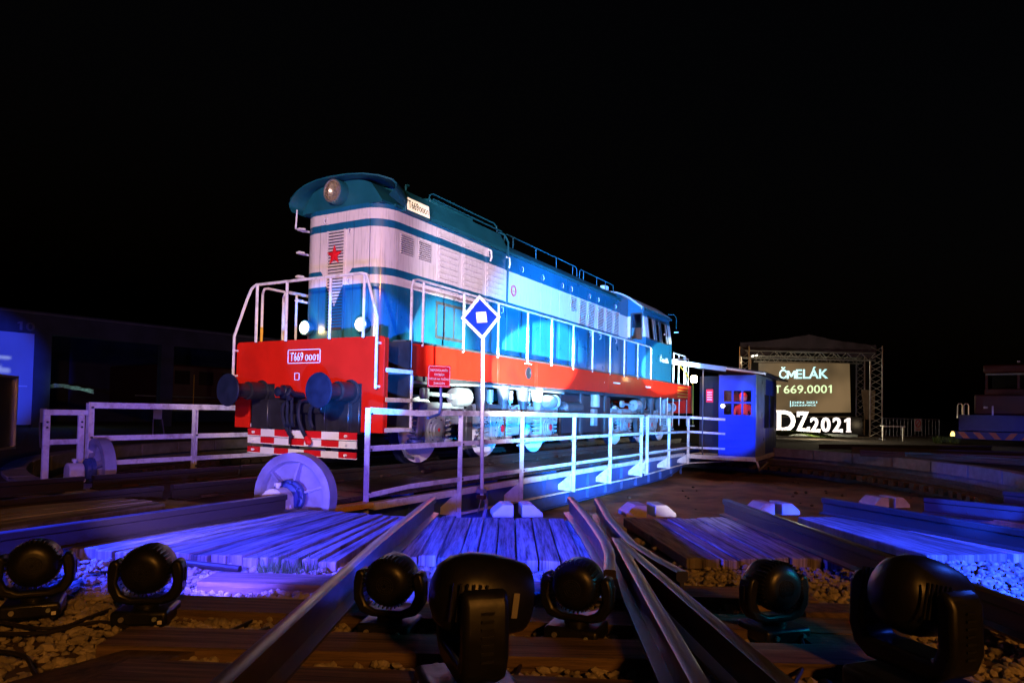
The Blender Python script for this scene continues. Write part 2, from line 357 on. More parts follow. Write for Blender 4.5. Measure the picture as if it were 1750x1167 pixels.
def text(name, s, cen, right, upv, wid, hei, m, parent=None, ex=.004, off=0.0, align='CENTER'):
    cu = bpy.data.curves.new(name, 'FONT'); cu.body = s; cu.size = 1; cu.extrude = 0; cu.offset = off; cu.resolution_u = 3
    cu.align_x = 'CENTER'
    to = bpy.data.objects.new('t', cu); C.objects.link(to); dg = bpy.context.evaluated_depsgraph_get(); dg.update()
    me = bpy.data.meshes.new_from_object(to.evaluated_get(dg)); bpy.data.objects.remove(to)
    right = Vector(right).normalized(); upv = Vector(upv).normalized(); nrm = right.cross(upv)
    bm = bmesh.new(); bm.from_mesh(me)
    if '1' in s:
        left = set(bm.verts); isl = []
        while left:
            st = [left.pop()]; g = set(st)
            while st:
                v = st.pop()
                for e in v.link_edges:
                    o_ = e.other_vert(v)
                    if o_ not in g: g.add(o_); st.append(o_); left.discard(o_)
            isl.append(g)
        isl.sort(key=lambda g: sum(v.co.x for v in g)/len(g))
        for ch, g in zip([c for c in s if c != ' '], list(isl)):
            if ch != '1': continue
            a0, a1 = min(v.co.x for v in g), max(v.co.x for v in g); b0, b1 = min(v.co.y for v in g), max(v.co.y for v in g); H_ = b1-b0; w1 = min(max(.17*H_, a1-a0), .22*H_)
            x1 = a1+.02*H_; pts_ = [(x1-w1, b0), (x1, b0), (x1, b1), (x1-w1*.75, b1), (x1-w1-.17*H_, b1-.16*H_), (x1-w1-.17*H_, b1-.31*H_), (x1-w1, b1-.21*H_)]
            bmesh.ops.delete(bm, geom=list(g), context='VERTS')
            V_ = [bm.verts.new((x, y, 0)) for x, y in pts_]; bm.faces.new(V_)
        bm.normal_update()
    xs = [v.co.x for v in bm.verts]; ys = [v.co.y for v in bm.verts]
    cx, cy = (min(xs)+max(xs))/2, (min(ys)+max(ys))/2; sx = wid/(max(xs)-min(xs)); sy = hei/(max(ys)-min(ys))
    r = bmesh.ops.extrude_face_region(bm, geom=bm.faces[:])
    for v in [g for g in r['geom'] if isinstance(g, bmesh.types.BMVert)]: v.co.z += 1
    base = BASE.get(parent, Vector((0,0,0))) if parent else Vector((0,0,0))
    for v in bm.verts:
        v.co = Vector(cen) + right*((v.co.x-cx)*sx) + upv*((v.co.y-cy)*sy) + nrm*(v.co.z*ex) - base
    bmesh.ops.recalc_face_normals(bm, faces=bm.faces)
    bm.to_mesh(me); bm.free(); me.name = name; me.materials.clear(); me.materials.append(m)
    o = bpy.data.objects.new(name, me); C.objects.link(o)
    if parent: o.parent = parent; BASE[o] = base
    return o
def unit_box(name, m, bev=0):
    b = MB().box(-.5, .5, -.5, .5, -.5, .5); b.uv = [(v.x, v.y) for v in b.v]
    me = bpy.data.meshes.new(name); me.from_pydata([tuple(v) for v in b.v], [], b.f); me.materials.append(m); fix_normals(me)
    ul = me.uv_layers.new(name='UVMap')
    for lp in me.loops: c = me.vertices[lp.vertex_index].co; ul.data[lp.index].uv = ((c.y+.5)*2.4, (c.x+.5)*.25+c.z*.1)
    return me
def place(me, name, parent, loc, scale, rot=(0,0,0)):
    o = bpy.data.objects.new(name, me); C.objects.link(o); o.parent = parent
    o.location = Vector(loc)-BASE.get(parent, Vector((0,0,0))); o.scale = scale; o.rotation_euler = rot
    return o
#PART2
# ================================================================== SETTING
CX, RP = 7.8, 9.98                                     # turntable pit: centre and radius
def ring_pts(r, z, n, a0=0, a1=360): return [Vector((CX+r*math.cos(R(a0+(a1-a0)*i/n)), r*math.sin(R(a0+(a1-a0)*i/n)), z)) for i in range(n+1)]
# ground: an open ring round the pit, running out to the horizon
b = MB(); rs = [RP+.02, 12, 15, 20, 30, 60, 150, 600]; n = 96
for k, r in enumerate(rs):
    for i in range(n):
        a = 2*math.pi*i/n; x, y = CX+r*math.cos(a), r*math.sin(a)
        z = -.2 + (.03*noise.noise(Vector((x*.5, y*.5, 0))) if k else 0)
        b.v.append(Vector((x, y, z)))
for k in range(len(rs)-1):
    for i in range(n): b.f.append((k*n+i, k*n+(i+1) % n, (k+1)*n+(i+1) % n, (k+1)*n+i))
tag(b.build('ground', M_dirt, smooth=False), kind='structure')
b = MB(); g = 60
for i in range(g+1):
    for j in range(g+1):
        x = CX-10.1+20.2*i/g; y = -10.1+20.2*j/g; b.v.append(Vector((x, y, -1.02+.09*noise.noise(Vector((x*.8, y*.8, 3)))+.03*noise.noise(Vector((x*3, y*3, 3))))))
for i in range(g):
    for j in range(g): b.f.append((i*(g+1)+j, (i+1)*(g+1)+j, (i+1)*(g+1)+j+1, i*(g+1)+j+1))
tag(b.build('pit_floor', M_pit), kind='structure')
pit = empty('pit_wall', (CX, 0, -1), kind='structure')
MB().add([p for p in ring_pts(RP, -1.1, n)[:-1]+ring_pts(RP, -.44, n)[:-1]], [(i, (i+1) % n, n+(i+1) % n, n+i) for i in range(n)]).build('wall', M_conc, pit)
ns = 44
for i in range(ns):                                     # coping stones with open joints
    a0, a1 = 360*i/ns+.12, 360*(i+1)/ns-.12
    inn, out = ring_pts(RP-.22, -.15, 3, a0, a1), ring_pts(RP+.10, -.15, 3, a0, a1)
    b = MB(); top = inn+out[::-1]; b.quadprism(top, -.43)
    b.build('coping_stone', M_conc, pit, bev=.012)
RR = 9.62                                               # circular rail the bridge runs on
ringt = empty('circular_track', (CX, 0, -.9), kind='structure')
def rail_mb(pts, h=.155, w=.064, foot=.125):
    pts = [Vector(p) for p in pts]; b = MB()
    prof = [(-w/2, 0), (-w/2, -.04), (-.011, -.052), (-.011, -h+.022), (-foot/2, -h+.012), (-foot/2, -h), (foot/2, -h), (foot/2, -h+.012), (.011, -h+.022), (.011, -.052), (w/2, -.04), (w/2, 0), (w/2-.008, .006), (-w/2+.008, .006)]
    m = len(prof)
    for i, p in enumerate(pts):
        d = (pts[min(i+1, len(pts)-1)]-pts[max(i-1, 0)]).normalized(); a = Vector((d.y, -d.x, 0)).normalized()
        b.v += [p + a*x + Vector((0, 0, z)) for x, z in prof]
    for i in range(len(pts)-1):
        for j in range(m): b.f.append((i*m+j, i*m+(j+1) % m, (i+1)*m+(j+1) % m, (i+1)*m+j))
    b.f += [tuple(range(m)), tuple(range((len(pts)-1)*m, len(pts)*m))[::-1]]
    return b
rail_mb(ring_pts(RR, -.535, 120)).build('rail', M_railside, ringt)
sl = unit_box('sleeper', M_sleeper)
for i in range(150):
    a = R(2.4*i); place(sl, 'sleeper', ringt, (CX+RR*math.cos(a), RR*math.sin(a), -.77), (.75, .2, .14), (0, 0, a))

# radial tracks
ZR = .05
def seg(a, b, k=1.0, z=ZR):                             # a straight line on the ground carried on past its second end
    p, q = at(*a, z=z), at(*b, z=z); return [p, q, q+(q-p)*k]
tr = empty('railway_track', (-4, 0, -.2), kind='structure')       # the track the locomotive came on
for y in (-.75, .75): rail_mb([(-2.02, y, 0), (-14, y, 0)]).build('rail', M_steel, tr)
for i in range(17): place(sl, 'sleeper', tr, (-2.6-.62*i, 0, -.235), (.24, 2.5, .16))
def track(name, rails, m=M_steel):
    p = rails[0][0]; t = empty(name, (p.x, p.y, -.2), kind='structure')
    for r in rails: rail_mb(r).build('rail', m, t)
    return t
t1 = track('railway_track', [seg((487, 845), (0, 911), .8)])
t2 = track('railway_track', [[at(740, 850, z=ZR), at(640, 930, z=ZR), at(375, 1167, z=ZR), at(375, 1167, z=ZR)+(at(375, 1167, z=ZR)-at(640, 930, z=ZR))*2]])
nose = at(1053, 919, z=ZR)
t3 = track('railway_track', [
    [at(975, 850, z=ZR), at(1008, 889, z=ZR), at(1034, 926, z=ZR), at(1042, 948, z=ZR), at(1042, 975, z=ZR)],
    [at(1021, 852, z=ZR), at(1042, 887, z=ZR), at(1078, 926, z=ZR), at(1120, 953, z=ZR), at(1166, 978, z=ZR)]], M_steel)
for e, off in (((1197, 1167), 0), ((1345, 1167), 0)):
    q = at(*e, z=ZR); rail_mb([nose, q, q+(q-nose)*.7], w=.062).build('rail', M_steel, t3)
q = nose; b = MB(); b.quadprism([at(1053, 917, z=ZR+.004), at(1075, 958, z=ZR+.004), at(1092, 950, z=ZR+.004)], -.06); b.build('frog_point', M_steel, t3)
t4 = track('railway_track', [seg((1240, 853), (1750, 1031), .4), seg((1408, 851), (1750, 906), .6)])
t5 = track('railway_track', [seg((1580, 850), (1800, 871), 1), seg((1716, 839), (1900, 858), 1)])
# timbers under the junction
tn = (at(760, 1167, z=-.1)-at(860, 850, z=-.1)).normalized(); ta = math.atan2(tn.y, tn.x)
junc = empty('track_timbers', (at(860, 1000, z=-.2).x, at(860, 1000, z=-.2).y, -.2), kind='structure')
for yy, uu, L in ((1003, 860, 3.4), (1052, 880, 3.6), (1107, 880, 3.4), (1180, 880, 3.0), (1290, 880, 3)):
    p = at(uu, yy, z=-.125); place(sl, 'sleeper', junc, (p.x, p.y, -.185), (.24, L, .14), (0, 0, ta+R(random.uniform(-2, 2))))
for a, bq in (((-40, 1202), (322, 1097)),):
    p, q = at(*a, z=-.13), at(*bq, z=-.13); c = (p+q)/2; d = q-p
    place(sl, 'sleeper', junc, (c.x, c.y, -.2), (d.length, .24, .14), (0, 0, math.atan2(d.y, d.x)))
for a, bq in (((1366, 1037), (1505, 1040)), ((1375, 1090), (1560, 1092)), ((1190, 1060), (1290, 1062))):
    p, q = at(*a, z=-.12), at(*bq, z=-.12); c = (p+q)/2; d = q-p
    place(sl, 'sleeper', junc, (c.x, c.y, -.19), (d.length, .17, .14), (0, 0, math.atan2(d.y, d.x)))
# far radial tracks on the right side of the pit, heads catching blue light
for rails in ([((1455, 764), (1750, 772)), ((1400, 759), (1600, 761))], [((1530, 771), (1750, 784)), ((1470, 769), (1700, 778))]):
    t = None
    for a, c in rails:
        p, q = at(*a, z=0.0), at(*c, z=0.0)
        if t is None: t = empty('railway_track', (p.x, p.y, -.2), kind='structure')
        rail_mb([p, q, q+(q-p)*.5]).build('rail', M_steel, t)

# wooden crossings between the rails, plank by plank
def planks(rim0, rim1, fr0, fr1, n, z=-.10, th=.07, m=M_plank, beam=True):
    A, B, Cc, D = (at(*p, z=z) for p in (rim0, rim1, fr0, fr1))
    root = empty('plank_crossing', ((A+D)/2)[:2]+(z-th,) if False else ((A.x+D.x)/2, (A.y+D.y)/2, z-th), kind='structure')
    ws = [random.uniform(.85, 1.15) for _ in range(n)]; T = sum(ws); u = 0
    for i in range(n):
        u0 = u/T; u += ws[i]; u1 = u/T; g = .004
        wid = (B-A).length*(u1-u0); gg = .006/max(.01, (B-A).length)
        dz = random.uniform(-.007, .007); e = random.uniform(-.03, .03)
        p = [A.lerp(B, u0+gg), A.lerp(B, u1-gg), Cc.lerp(D, u1-gg*.8), Cc.lerp(D, u0+gg*.8)]
        dl = (p[2]-p[1]).normalized()*e; p[2] = p[2]+dl; p[3] = p[3]+dl
        tl = random.uniform(-.004, .004)
        tops = [Vector((q.x, q.y, z+dz+(tl if k in (0, 3) else -tl))) for k, q in enumerate(p)]
        L = (p[3]-p[0]).length; b = MB().quadprism(tops, z-th)
        uv = [(0, 0), (0, wid), (L, wid), (L, 0)]; b.uv = uv+uv
        b.build('plank', m, root, bev=.006, smooth=False)
    if beam:
        f = (D-Cc).normalized(); o = Vector((-f.y, f.x, 0))
        if o.dot(CAM-Cc) > 0: o = -o
        for s in (.12, .8):
            bm_ = MB().bar(Cc+o*s*1+Vector((0, 0, -th-.075)), D+o*s+Vector((0, 0, -th-.075)), .16, .14)
            bm_.uv = [(v.x, v.y) for v in bm_.v]; bm_.build('beam', M_sleeper, root, bev=.008)
    return root
planks((0, 866), (0, 905), (215, 849), (285, 861), 5, z=-.06, beam=False)
planks((505, 868), (697, 883), (110, 936), (578, 958), 15, z=-.10)
planks((730, 882), (988, 887), (682, 950), (1030, 962), 10)
planks((1064, 885), (1308, 884), (1172, 954), (1470, 956), 10)
planks((1362, 884), (1560, 876), (1580, 948), (1960, 942), 8)
planks((1640, 880), (1780, 868), (1960, 930), (2100, 895), 5)

# ballast
random.seed(3)
def ico():
    bm = bmesh.new(); bmesh.ops.create_icosphere(bm, subdivisions=1, radius=1); v = [x.co.copy() for x in bm.verts]; f = [tuple(y.index for y in x.verts) for x in bm.faces]; bm.free(); return v, f
iv, if_ = ico()
shapes = []
for k in range(9):
    sh = Vector((random.uniform(.8, 1.3), random.uniform(.6, 1), random.uniform(.45, .8)))
    shapes.append([Vector((v.x*sh.x, v.y*sh.y, v.z*sh.z))*(1+random.uniform(-.22, .22)) for v in iv])
vs, fs = [], []
def stone(x, y, z, s):
    m = Matrix.Rotation(random.uniform(0, 6.3), 3, 'Z') @ Matrix.Rotation(random.uniform(-.5, .5), 3, 'X'); k = len(vs)
    c = Vector((x, y, z)); vs.extend([tuple(c + m @ (v*s)) for v in random.choice(shapes)]); fs.extend([(a+k, b_+k, c_+k) for a, b_, c_ in if_])
def scatter(nn, x0, x1, y0, y1, rin, s0, s1, zz=-.19, cam_far=9):
    for _ in range(nn):
        x, y = random.uniform(x0, x1), random.uniform(y0, y1)
        if math.hypot(x-CX, y) < rin or (x-CAM.x)**2+(y-CAM.y)**2 > cam_far**2: continue
        if (Vector((x, y, 0))-CAM).dot(FW) < 1.4: continue
        h = .035*noise.noise(Vector((x*1.7, y*1.7, 5)))
        stone(x, y, zz+h+random.uniform(-.01, .03), random.uniform(s0, s1)*(1.6 if random.random() < .04 else 1))
scatter(46000, -6.6, -.2, -9.5, -2.6, 11.35, .012, .031)
scatter(2500, -7, -2.2, -2.8, 3.5, 10.4, .02, .05, -.2)
scatter(1200, -1.5, 6, -12, -8.8, 11.2, .02, .05, -.2, 14)
scatter(900, -2.4, 1.5, -8.8, -2.6, 10.05, .015, .035, -.19)
me = bpy.data.meshes.new('ballast'); me.from_pydata(vs, [], fs); me.materials.append(M_stone)
o = bpy.data.objects.new('ballast', me); C.objects.link(o)
tag(o, 'loose grey ballast stones lying between and beside the rails', 'gravel', kind='stuff')
# loose stones and lumps lying in the pit
vs, fs = [], []
for _ in range(420):
    a = random.uniform(0, 6.28); r = RP*math.sqrt(random.random())
    x, y = CX+r*math.cos(a), r*math.sin(a)
    if abs(y) < 2.2: continue
    stone(x, y, -1.03, random.uniform(.02, .05))
me = bpy.data.meshes.new('pit_rubble'); me.from_pydata(vs, [], fs); me.materials.append(M_dirt)
o = bpy.data.objects.new('pit_rubble', me); C.objects.link(o)
tag(o, 'small stones scattered over the brown floor of the turntable pit', 'rubble', kind='stuff')
# sparse weeds at the foot of the plank crossing
vs, fs = [], []
for _ in range(420):
    p = at(random.uniform(440, 560), random.uniform(968, 990), z=-.18); h = random.uniform(.05, .13); a = random.uniform(0, 6.3)
    d = Vector((math.cos(a), math.sin(a), 0)); k = len(vs); q = p+d*random.uniform(.01, .05)+Vector((0, 0, h)); s = Vector((-d.y, d.x, 0))*.004
    vs += [tuple(p-s), tuple(p+s), tuple(q)]; fs.append((k, k+1, k+2))
me = bpy.data.meshes.new('weeds'); me.from_pydata(vs, [], fs); me.materials.append(M_grass)
o = bpy.data.objects.new('weeds', me); C.objects.link(o)
tag(o, 'tuft of thin grass blades growing by the stones below the planks', 'grass', kind='stuff')

# ================================================================== TURNTABLE BRIDGE
X0, X1 = -1.93, 17.7
br = empty('turntable_bridge', (CX, 0, -1), label='long steel turntable bridge with board deck and blue girders under the locomotive', cat='turntable')
for y in (-.75, .75):
    for xa, xb in ((X0+.02, .12), (.16, 9.0), (9.03, X1)) if y > 0 else ((X0+.02, 4.3), (4.34, X1)):
        rail_mb([(xa, y, 0), (xb, y, 0)]).build('rail', M_steel, br)
    for i in range(20): MB().box(X0+.3+i, X0+.5+i, y-.13, y-.08, -.15, -.12).build('rail_clip', M_rust, br)
db = unit_box('deck_board', M_deck)
random.seed(11)
x = X0
while x < X1-.2:
    for y0, y1 in ((-2.08, -.83), (-.67, .67), (.83, 2.08)):
        if x < -1.25 and y0 < -1: y0 = -1.6
        if x < -.7 and y1 > 1: y1 = 1.45
        place(db, 'deck_board', br, (x+.11, (y0+y1)/2, -.185+random.uniform(-.004, .004)), (.212, y1-y0, .05), (0, 0, R(random.uniform(-.2, .2))))
    x += .222
for y in (-.75, .75): MB().box(X0, X1, y-.078, y+.078, -.28, -.156).build('rail_bearer', M_rust, br)
for s in (-1, 1):
    # fish-bellied plate girder with flanges
    y = s*1.86
    prof = [(X0+.1, -.36), (X1-.1, -.36), (X1-.1, -.62), (14.2, -.66), (12, -.92), (3.6, -.92), (1.2, -.66), (X0+.1, -.6)]
    MB().prism(prof, 1, y-.008, y+.008).build('girder', M_bars, br)
    b = MB()
    for k in range(len(prof)-1):
        if k == 0: continue
        b.bar((prof[k][0], y, prof[k][1]), (prof[k+1][0], y, prof[k+1][1]), .16, .018)
    b.build('girder_flange', M_bars, br)
    for i in range(19):
        x = X0+.6+i; zb = -.60 if (x < 1.2 or x > 14.2) else -.9
        MB().box(x-.006, x+.006, y-s*-.009 if s > 0 else y-.07, y+.07 if s > 0 else y-.009, zb, -.37).build('stiffener', M_bars, br)
    MB().box(-.2 if s < 0 else X0, 13.35 if s < 0 else X1, min(s*2.0, s*2.11), max(s*2.0, s*2.11), -.345, -.255).build('edge_beam', M_white, br, bev=.006)
for i in range(9): MB().box(X0+.5+i*2.2, X0+.6+i*2.2, -1.85, 1.85, -.5, -.25).build('cross_beam', M_bars, br)
# carriage with two big spoked wheels at the near end
for a_deg, nm in ((193.4, 0), (168.3, 1)):
    a = R(a_deg); c = Vector((CX+RR*math.cos(a), RR*math.sin(a), -.03)) if nm == 0 else Vector((-1.15, 1.98, -.05)); rad = Vector((math.cos(a), math.sin(a), 0)); tan = Vector((-math.sin(a), math.cos(a), 0))
    wb = MB()
    wb.lathe(c-rad*.07, rad, [(0, .35), (0, .435), (.14, .435), (.14, .42), (.145, .41), (.145, .355), (.12, .34), (.085, .335), (.075, .32), (.07, .15), (.085, .13), (.16, .125), (.18, .11), (.18, .0)], 56)
    wh = wb.build('wheel', M_wheelblue, br, ang=30)
    for k in range(6):
        t = R(60*k+18); d = tan*math.cos(t)+Vector((0, 0, 1))*math.sin(t)
        MB().add([c+d*.13+rad*.0-tan*0+q for q in ()], []) if False else None
        e = d.cross(rad)*.011; p0, p1 = c+d*.12, c+d*.35
        MB().add([p0-e-rad*.01, p0+e-rad*.01, p0+e+rad*.10, p0-e+rad*.10, p1-e-rad*.01, p1+e-rad*.01, p1+e+rad*.055, p1-e+rad*.055],
                 [(0,1,2,3),(4,5,6,7),(0,1,5,4),(1,2,6,5),(2,3,7,6),(3,0,4,7)]).build('wheel_spoke', M_wheelblue, wh)
    # axle box, bearing cap and grease pot on the outer side
    o = c+rad*.27
    b = MB(); b.lathe(c+rad*.08, rad, [(0, .17), (.05, .17), (.06, .15), (.10, .145), (.12, .10), (.13, 0)], 24)
    b.build('hub_flange', M_bars, br)
    b = MB()
    for k in range(10):
        t = R(36*k); d = tan*math.cos(t)+Vector((0, 0, 1))*math.sin(t); b.cyl(c+rad*.13+d*.155, c+rad*.165+d*.155, .012, n=6)
    b.build('hub_bolts', M_bars, br)
    bb = MB(); q = c+rad*.30-Vector((0, 0, .02)); n_ = 10
    arc = [(math.cos(math.pi*i/n_)*.13, math.sin(math.pi*i/n_)*.13) for i in range(n_+1)]
    prof = [(.17, -.12), (.17, -.07), (.13, -.07)]+arc[1:-1]+[(-.13, -.07), (-.17, -.07), (-.17, -.12)]
    vs_ = [q+tan*px+Vector((0, 0, pz))-rad*.09 for px, pz in prof]+[q+tan*px+Vector((0, 0, pz))+rad*.09 for px, pz in prof]; m_ = len(prof)
    bb.add(vs_, [(i, (i+1) % m_, m_+(i+1) % m_, m_+i) for i in range(m_)]+[tuple(range(m_)), tuple(range(m_, 2*m_))])
    be = bb.build('bearing', M_white, br, bev=.008)
    MB().lathe(q+Vector((0, 0, .12)), (0, 0, 1), [(0, .02), (.03, .02), (.03, .034), (.06, .034), (.065, .02), (.065, 0)], 14).build('grease_cup', M_white, be)
    for s in (-1, 1): MB().lathe(q+tan*.145*s+Vector((0, 0, -.07)), (0, 0, 1), [(0, .022), (.02, .022), (.02, .012), (.045, .012), (.045, 0)], 8).build('bolt', M_clean, be)
    MB().bar(q-rad*.25+Vector((0, 0, -.17))-tan*.6, q-rad*.25+Vector((0, 0, -.17))+tan*.6, .14, .1).build('axle_beam', M_rust, br)
    MB().bar(q+Vector((0, 0, -.17))-tan*.62, q+Vector((0, 0, -.17))+tan*.62, .26, .06).build('carriage_frame', M_rust, br, bev=.006)
MB().box(X0-.12, X0-.02, -2.1, 2.2, -.30, -.22).build('end_beam', M_rust, br, bev=.005)
MB().box(-1.55, -.45, -2.3, -2.12, -.27, -.21).build('side_step', M_yellow, br, bev=.004)

# railings on the bridge
def railing(label, rails, posts, brk=True, tie=None):
    f = empty('handrail', (posts[0][0], posts[0][1], -.3), label=label, cat='railing', group='white railings of the turntable bridge')
    for pts, w_, h_ in rails:
        b = MB()
        for p, q in zip(pts, pts[1:]):
            e = (Vector(q)-Vector(p)).normalized()*.004
            b.bar(Vector(p)-e, Vector(q)+e, w_, h_)
        b.build('rail', M_white, f, bev=.004)
    for i, (x, y, z0, z1, wx) in enumerate(posts):
        p = MB()                                        # angle section
        p.box(x-wx/2, x+wx/2, y+.012, y+.022, z0, z1); p.box(x-wx/2, x-wx/2+.01, y-.05, y+.012, z0, z1)
        po = p.build('post', M_white, f)
        for zz in (.80, .385, -.10):
            if z0 < zz < z1: MB().cyl((x, y-.03, zz), (x, y-.052, zz), .014, n=8).build('bolt', M_under, po)
        if brk and z0 < -.4:
            MB().prism([(y+.03, -.29), (y+.42, z0+.02), (y+.03, z0+.02)], 0, x-.035, x-.027).build('bracket', M_white, po)
    if tie: tie(f)
    return f
YF = -2.17
px_ = [1.50, 3.30, 5.35, 7.22, 9.24]
posts = [(-.42, YF, -.42, .87, .085)]+[(x, YF, -.64, .80, .07) for x in px_]
lo = [(-.42, YF-.03, -.14), (.32, YF-.03, -.10), (9.30, YF-.03, -.10)]
railing('near white railing on the bridge, long run behind the blue diamond sign',
        [([(-.44, YF-.035, .84), (.4, YF-.035, .815), (1.5, YF-.035, .82), (9.3, YF-.035, .80)], .012, .075), ([(-.44, YF-.035, .40), (9.3, YF-.035, .385)], .012, .065), (lo, .012, .06)],
        posts, tie=lambda f: MB().bar((1.5, YF+.2, -.64), (9.3, YF+.02, -.64), .05, .03).build('tie_bar', M_white, f))
railing('near white railing on the bridge, its far run ending at the blue hut',
        [([(9.62, YF-.035, .80), (13.5, YF-.035, .78), (13.55, -3.2, .74)], .012, .07), ([(9.62, YF-.035, .38), (13.5, YF-.035, .36), (13.55, -3.2, .33)], .012, .06), ([(9.62, YF-.035, -.1), (13.5, YF-.035, -.1), (13.55, -3.2, -.1)], .012, .06)],
        [(9.68, YF, -.62, .80, .07), (11.5, YF, -.60, .80, .07), (13.42, YF, -.58, .80, .07)],
        tie=lambda f: MB().tube([(9.6, YF+.02, -.63), (13.45, YF+.02, -.56), (14.5, -3.2, -.50), (16.8, -3.9, -.48)], .02).build('tie_bar', M_white, f))
YB = 2.2
railing('white railing along the far side of the bridge behind the locomotive nose',
        [([(-1.2, YB, .83), (17, YB, .80)], .012, .085), ([(-1.2, YB, .37), (17, YB, .37)], .012, .075), ([(-1.2, YB, .02), (17, YB, 0)], .012, .07)],
        [(-1.17, YB, -.2, .86, .11)]+[(.45+2.05*i, YB, -.2, .80, .1) for i in range(8)], brk=False)
g = empty('handrail', (-1.72, YB, -.2), label='short low white end frame of two posts at the far left of the bridge', cat='railing', group='white railings of the turntable bridge')
MB().box(-1.77, -1.22, YB-.02, YB+.02, .69, .765).build('rail', M_white, g, bev=.005)
MB().box(-1.70, -1.30, YB-.018, YB+.018, .30, .37).build('rail', M_white, g, bev=.005)
for x in (-1.735, -1.30):
    po = MB().box(x-.04, x+.04, YB-.03, YB+.008, -.2, .69).build('post', M_white, g, bev=.005)
    for z in (.60, .53): MB().cyl((x-.0, YB-.031, z), (x, YB-.04, z), .014, n=8).build('bolt', M_under, po)

# signal: blue diamond with white square on a white pole
sg = empty('signal_sign', (1.86, -2.27, -.4), label='blue diamond sign with a white border and small white square on a pole', cat='sign')
MB().tube([(1.93, -2.27, -.42), (1.86, -2.27, 1.9)], .028, 10).build('pole', M_white, sg)
ctr = at(820.5, 543, y=-2.27); sc_r = (at(853, 541, y=-2.27)-at(787, 545, y=-2.27))
nr = Vector((-.60, -.80, 0)); rgt = Vector((.80, -.60, 0)); upd = Vector((0, 0, 1))
def diamond(h, w_, dz, th0, th1, m, nm, tilt=0.0):
    b = MB(); pts = []
    for a, r in ((90, h), (180, w_), (270, h), (0, w_)):
        t = R(a+tilt); pts.append(rgt*math.cos(t)*r+upd*math.sin(t)*r)
    c = Vector((ctr.x, ctr.y, ctr.z+dz))
    b.add([c+p+nr*th0 for p in pts]+[c+p+nr*th1 for p in pts], [(0,1,2,3),(4,5,6,7),(0,1,5,4),(1,2,6,5),(2,3,7,6),(3,0,4,7)])
    return b.build(nm, m, sg, bev=.003)
diamond(.325, .31, 0, .02, .038, M_clean, 'border', 6)
diamond(.262, .25, 0, .0385, .043, M_blue, 'face', 6)
c = Vector((ctr.x, ctr.y, ctr.z)); b = MB(); s_ = .078
pts = [rgt*(x*math.cos(R(8))-y*math.sin(R(8)))+upd*(x*math.sin(R(8))+y*math.cos(R(8))) for x, y in ((-s_, -s_), (s_, -s_), (s_, s_), (-s_, s_))]
b.add([c+p+nr*.044 for p in pts]+[c+p+nr*.062 for p in pts], [(0,1,2,3),(4,5,6,7),(0,1,5,4),(1,2,6,5),(2,3,7,6),(3,0,4,7)]); b.build('square', M_clean, sg, bev=.002)
MB().box(1.885, 1.96, -2.33, -2.2, -.42, -.36).build('clamp', M_brass if False else M_rust, sg, bev=.004)
MB().box(1.87, 1.98, -2.32, -2.21, -.33, -.27).build('clamp', M_wheelblue, sg, bev=.004)
for dx in (-.12, .10): MB().tube([(1.93, -2.28, -.33), (1.93+dx, -2.28, -.60)], .008, 6).build('brace', M_wheelblue, sg)
MB().tube([(1.95, -2.30, -.38), (1.98, -2.32, -.47), (1.92, -2.34, -.56), (1.86, -2.34, -.70)], .028, 8).build('conduit', M_wheelblue, sg)
# red warning board
SC = at(750, 643, y=-2.24); wb_ = empty('warning_sign', (SC.x, SC.y, .8), label='red board with four lines of white lettering beside the diamond sign pole', cat='sign')
rv = Vector((.88, -.475, 0)); 
def board(parent, c, rv, w_, h_, th, m, nm, bev=.01, dn=0):
    nv = rv.cross(Vector((0, 0, 1))); b = MB(); c = Vector(c)+nv*dn
    q = [rv*x+Vector((0, 0, y)) for x, y in ((-w_/2, -h_/2), (w_/2, -h_/2), (w_/2, h_/2), (-w_/2, h_/2))]
    b.add([c+p for p in q]+[c+p+nv*th for p in q], [(0,1,2,3),(4,5,6,7),(0,1,5,4),(1,2,6,5),(2,3,7,6),(3,0,4,7)])
    return b.build(nm, m, parent, bev=bev)
def frame_lines(parent, c, rv, w_, h_, t, m, nm, dn, cut=.02):
    nv = rv.cross(Vector((0, 0, 1))); c = Vector(c)+nv*dn; b = MB(); pts = []
    for cx_, cy_, a0 in ((w_/2-cut, h_/2-cut, 0), (-w_/2+cut, h_/2-cut, 90), (-w_/2+cut, -h_/2+cut, 180), (w_/2-cut, -h_/2+cut, 270)):
        for k in range(4): t_ = R(a0+30*k); pts.append((cx_+cut*math.cos(t_), cy_+cut*math.sin(t_)))
    n_ = len(pts); inn = [(x*(1-2*t/w_), y*(1-2*t/h_)) for x, y in pts]
    V = [c+rv*x+Vector((0, 0, y))+nv*dd for dd in (0, .002) for L in (pts, inn) for x, y in L]
    F = []
    for i in range(n_):
        j = (i+1) % n_; F += [(2*n_+i, 2*n_+j, 3*n_+j, 3*n_+i), (i, j, 2*n_+j, 2*n_+i), (n_+i, n_+j, 3*n_+j, 3*n_+i)]
    return b.add(V, F).build(nm, m, parent, smooth=False)
SW, SH_ = .335, .29
board(wb_, SC, rv, SW, SH_, .012, M_logred, 'board')
frame_lines(wb_, SC, rv, SW-.022, SH_-.022, .006, M_clean, 'border_line', .0125)
nv = rv.cross(Vector((0, 0, 1)))
for i, (s, ww) in enumerate((('NEPOVOLANÝM', .255), ('OSOBÁM', .145), ('VSTUP NA TOČNU', .285), ('ZAKÁZÁN', .165))):
    text('lettering', s, SC+nv*.013+Vector((0, 0, .082-.057*i)), rv, (0, 0, 1), ww, .04, M_clean, wb_, ex=.001, off=.02)
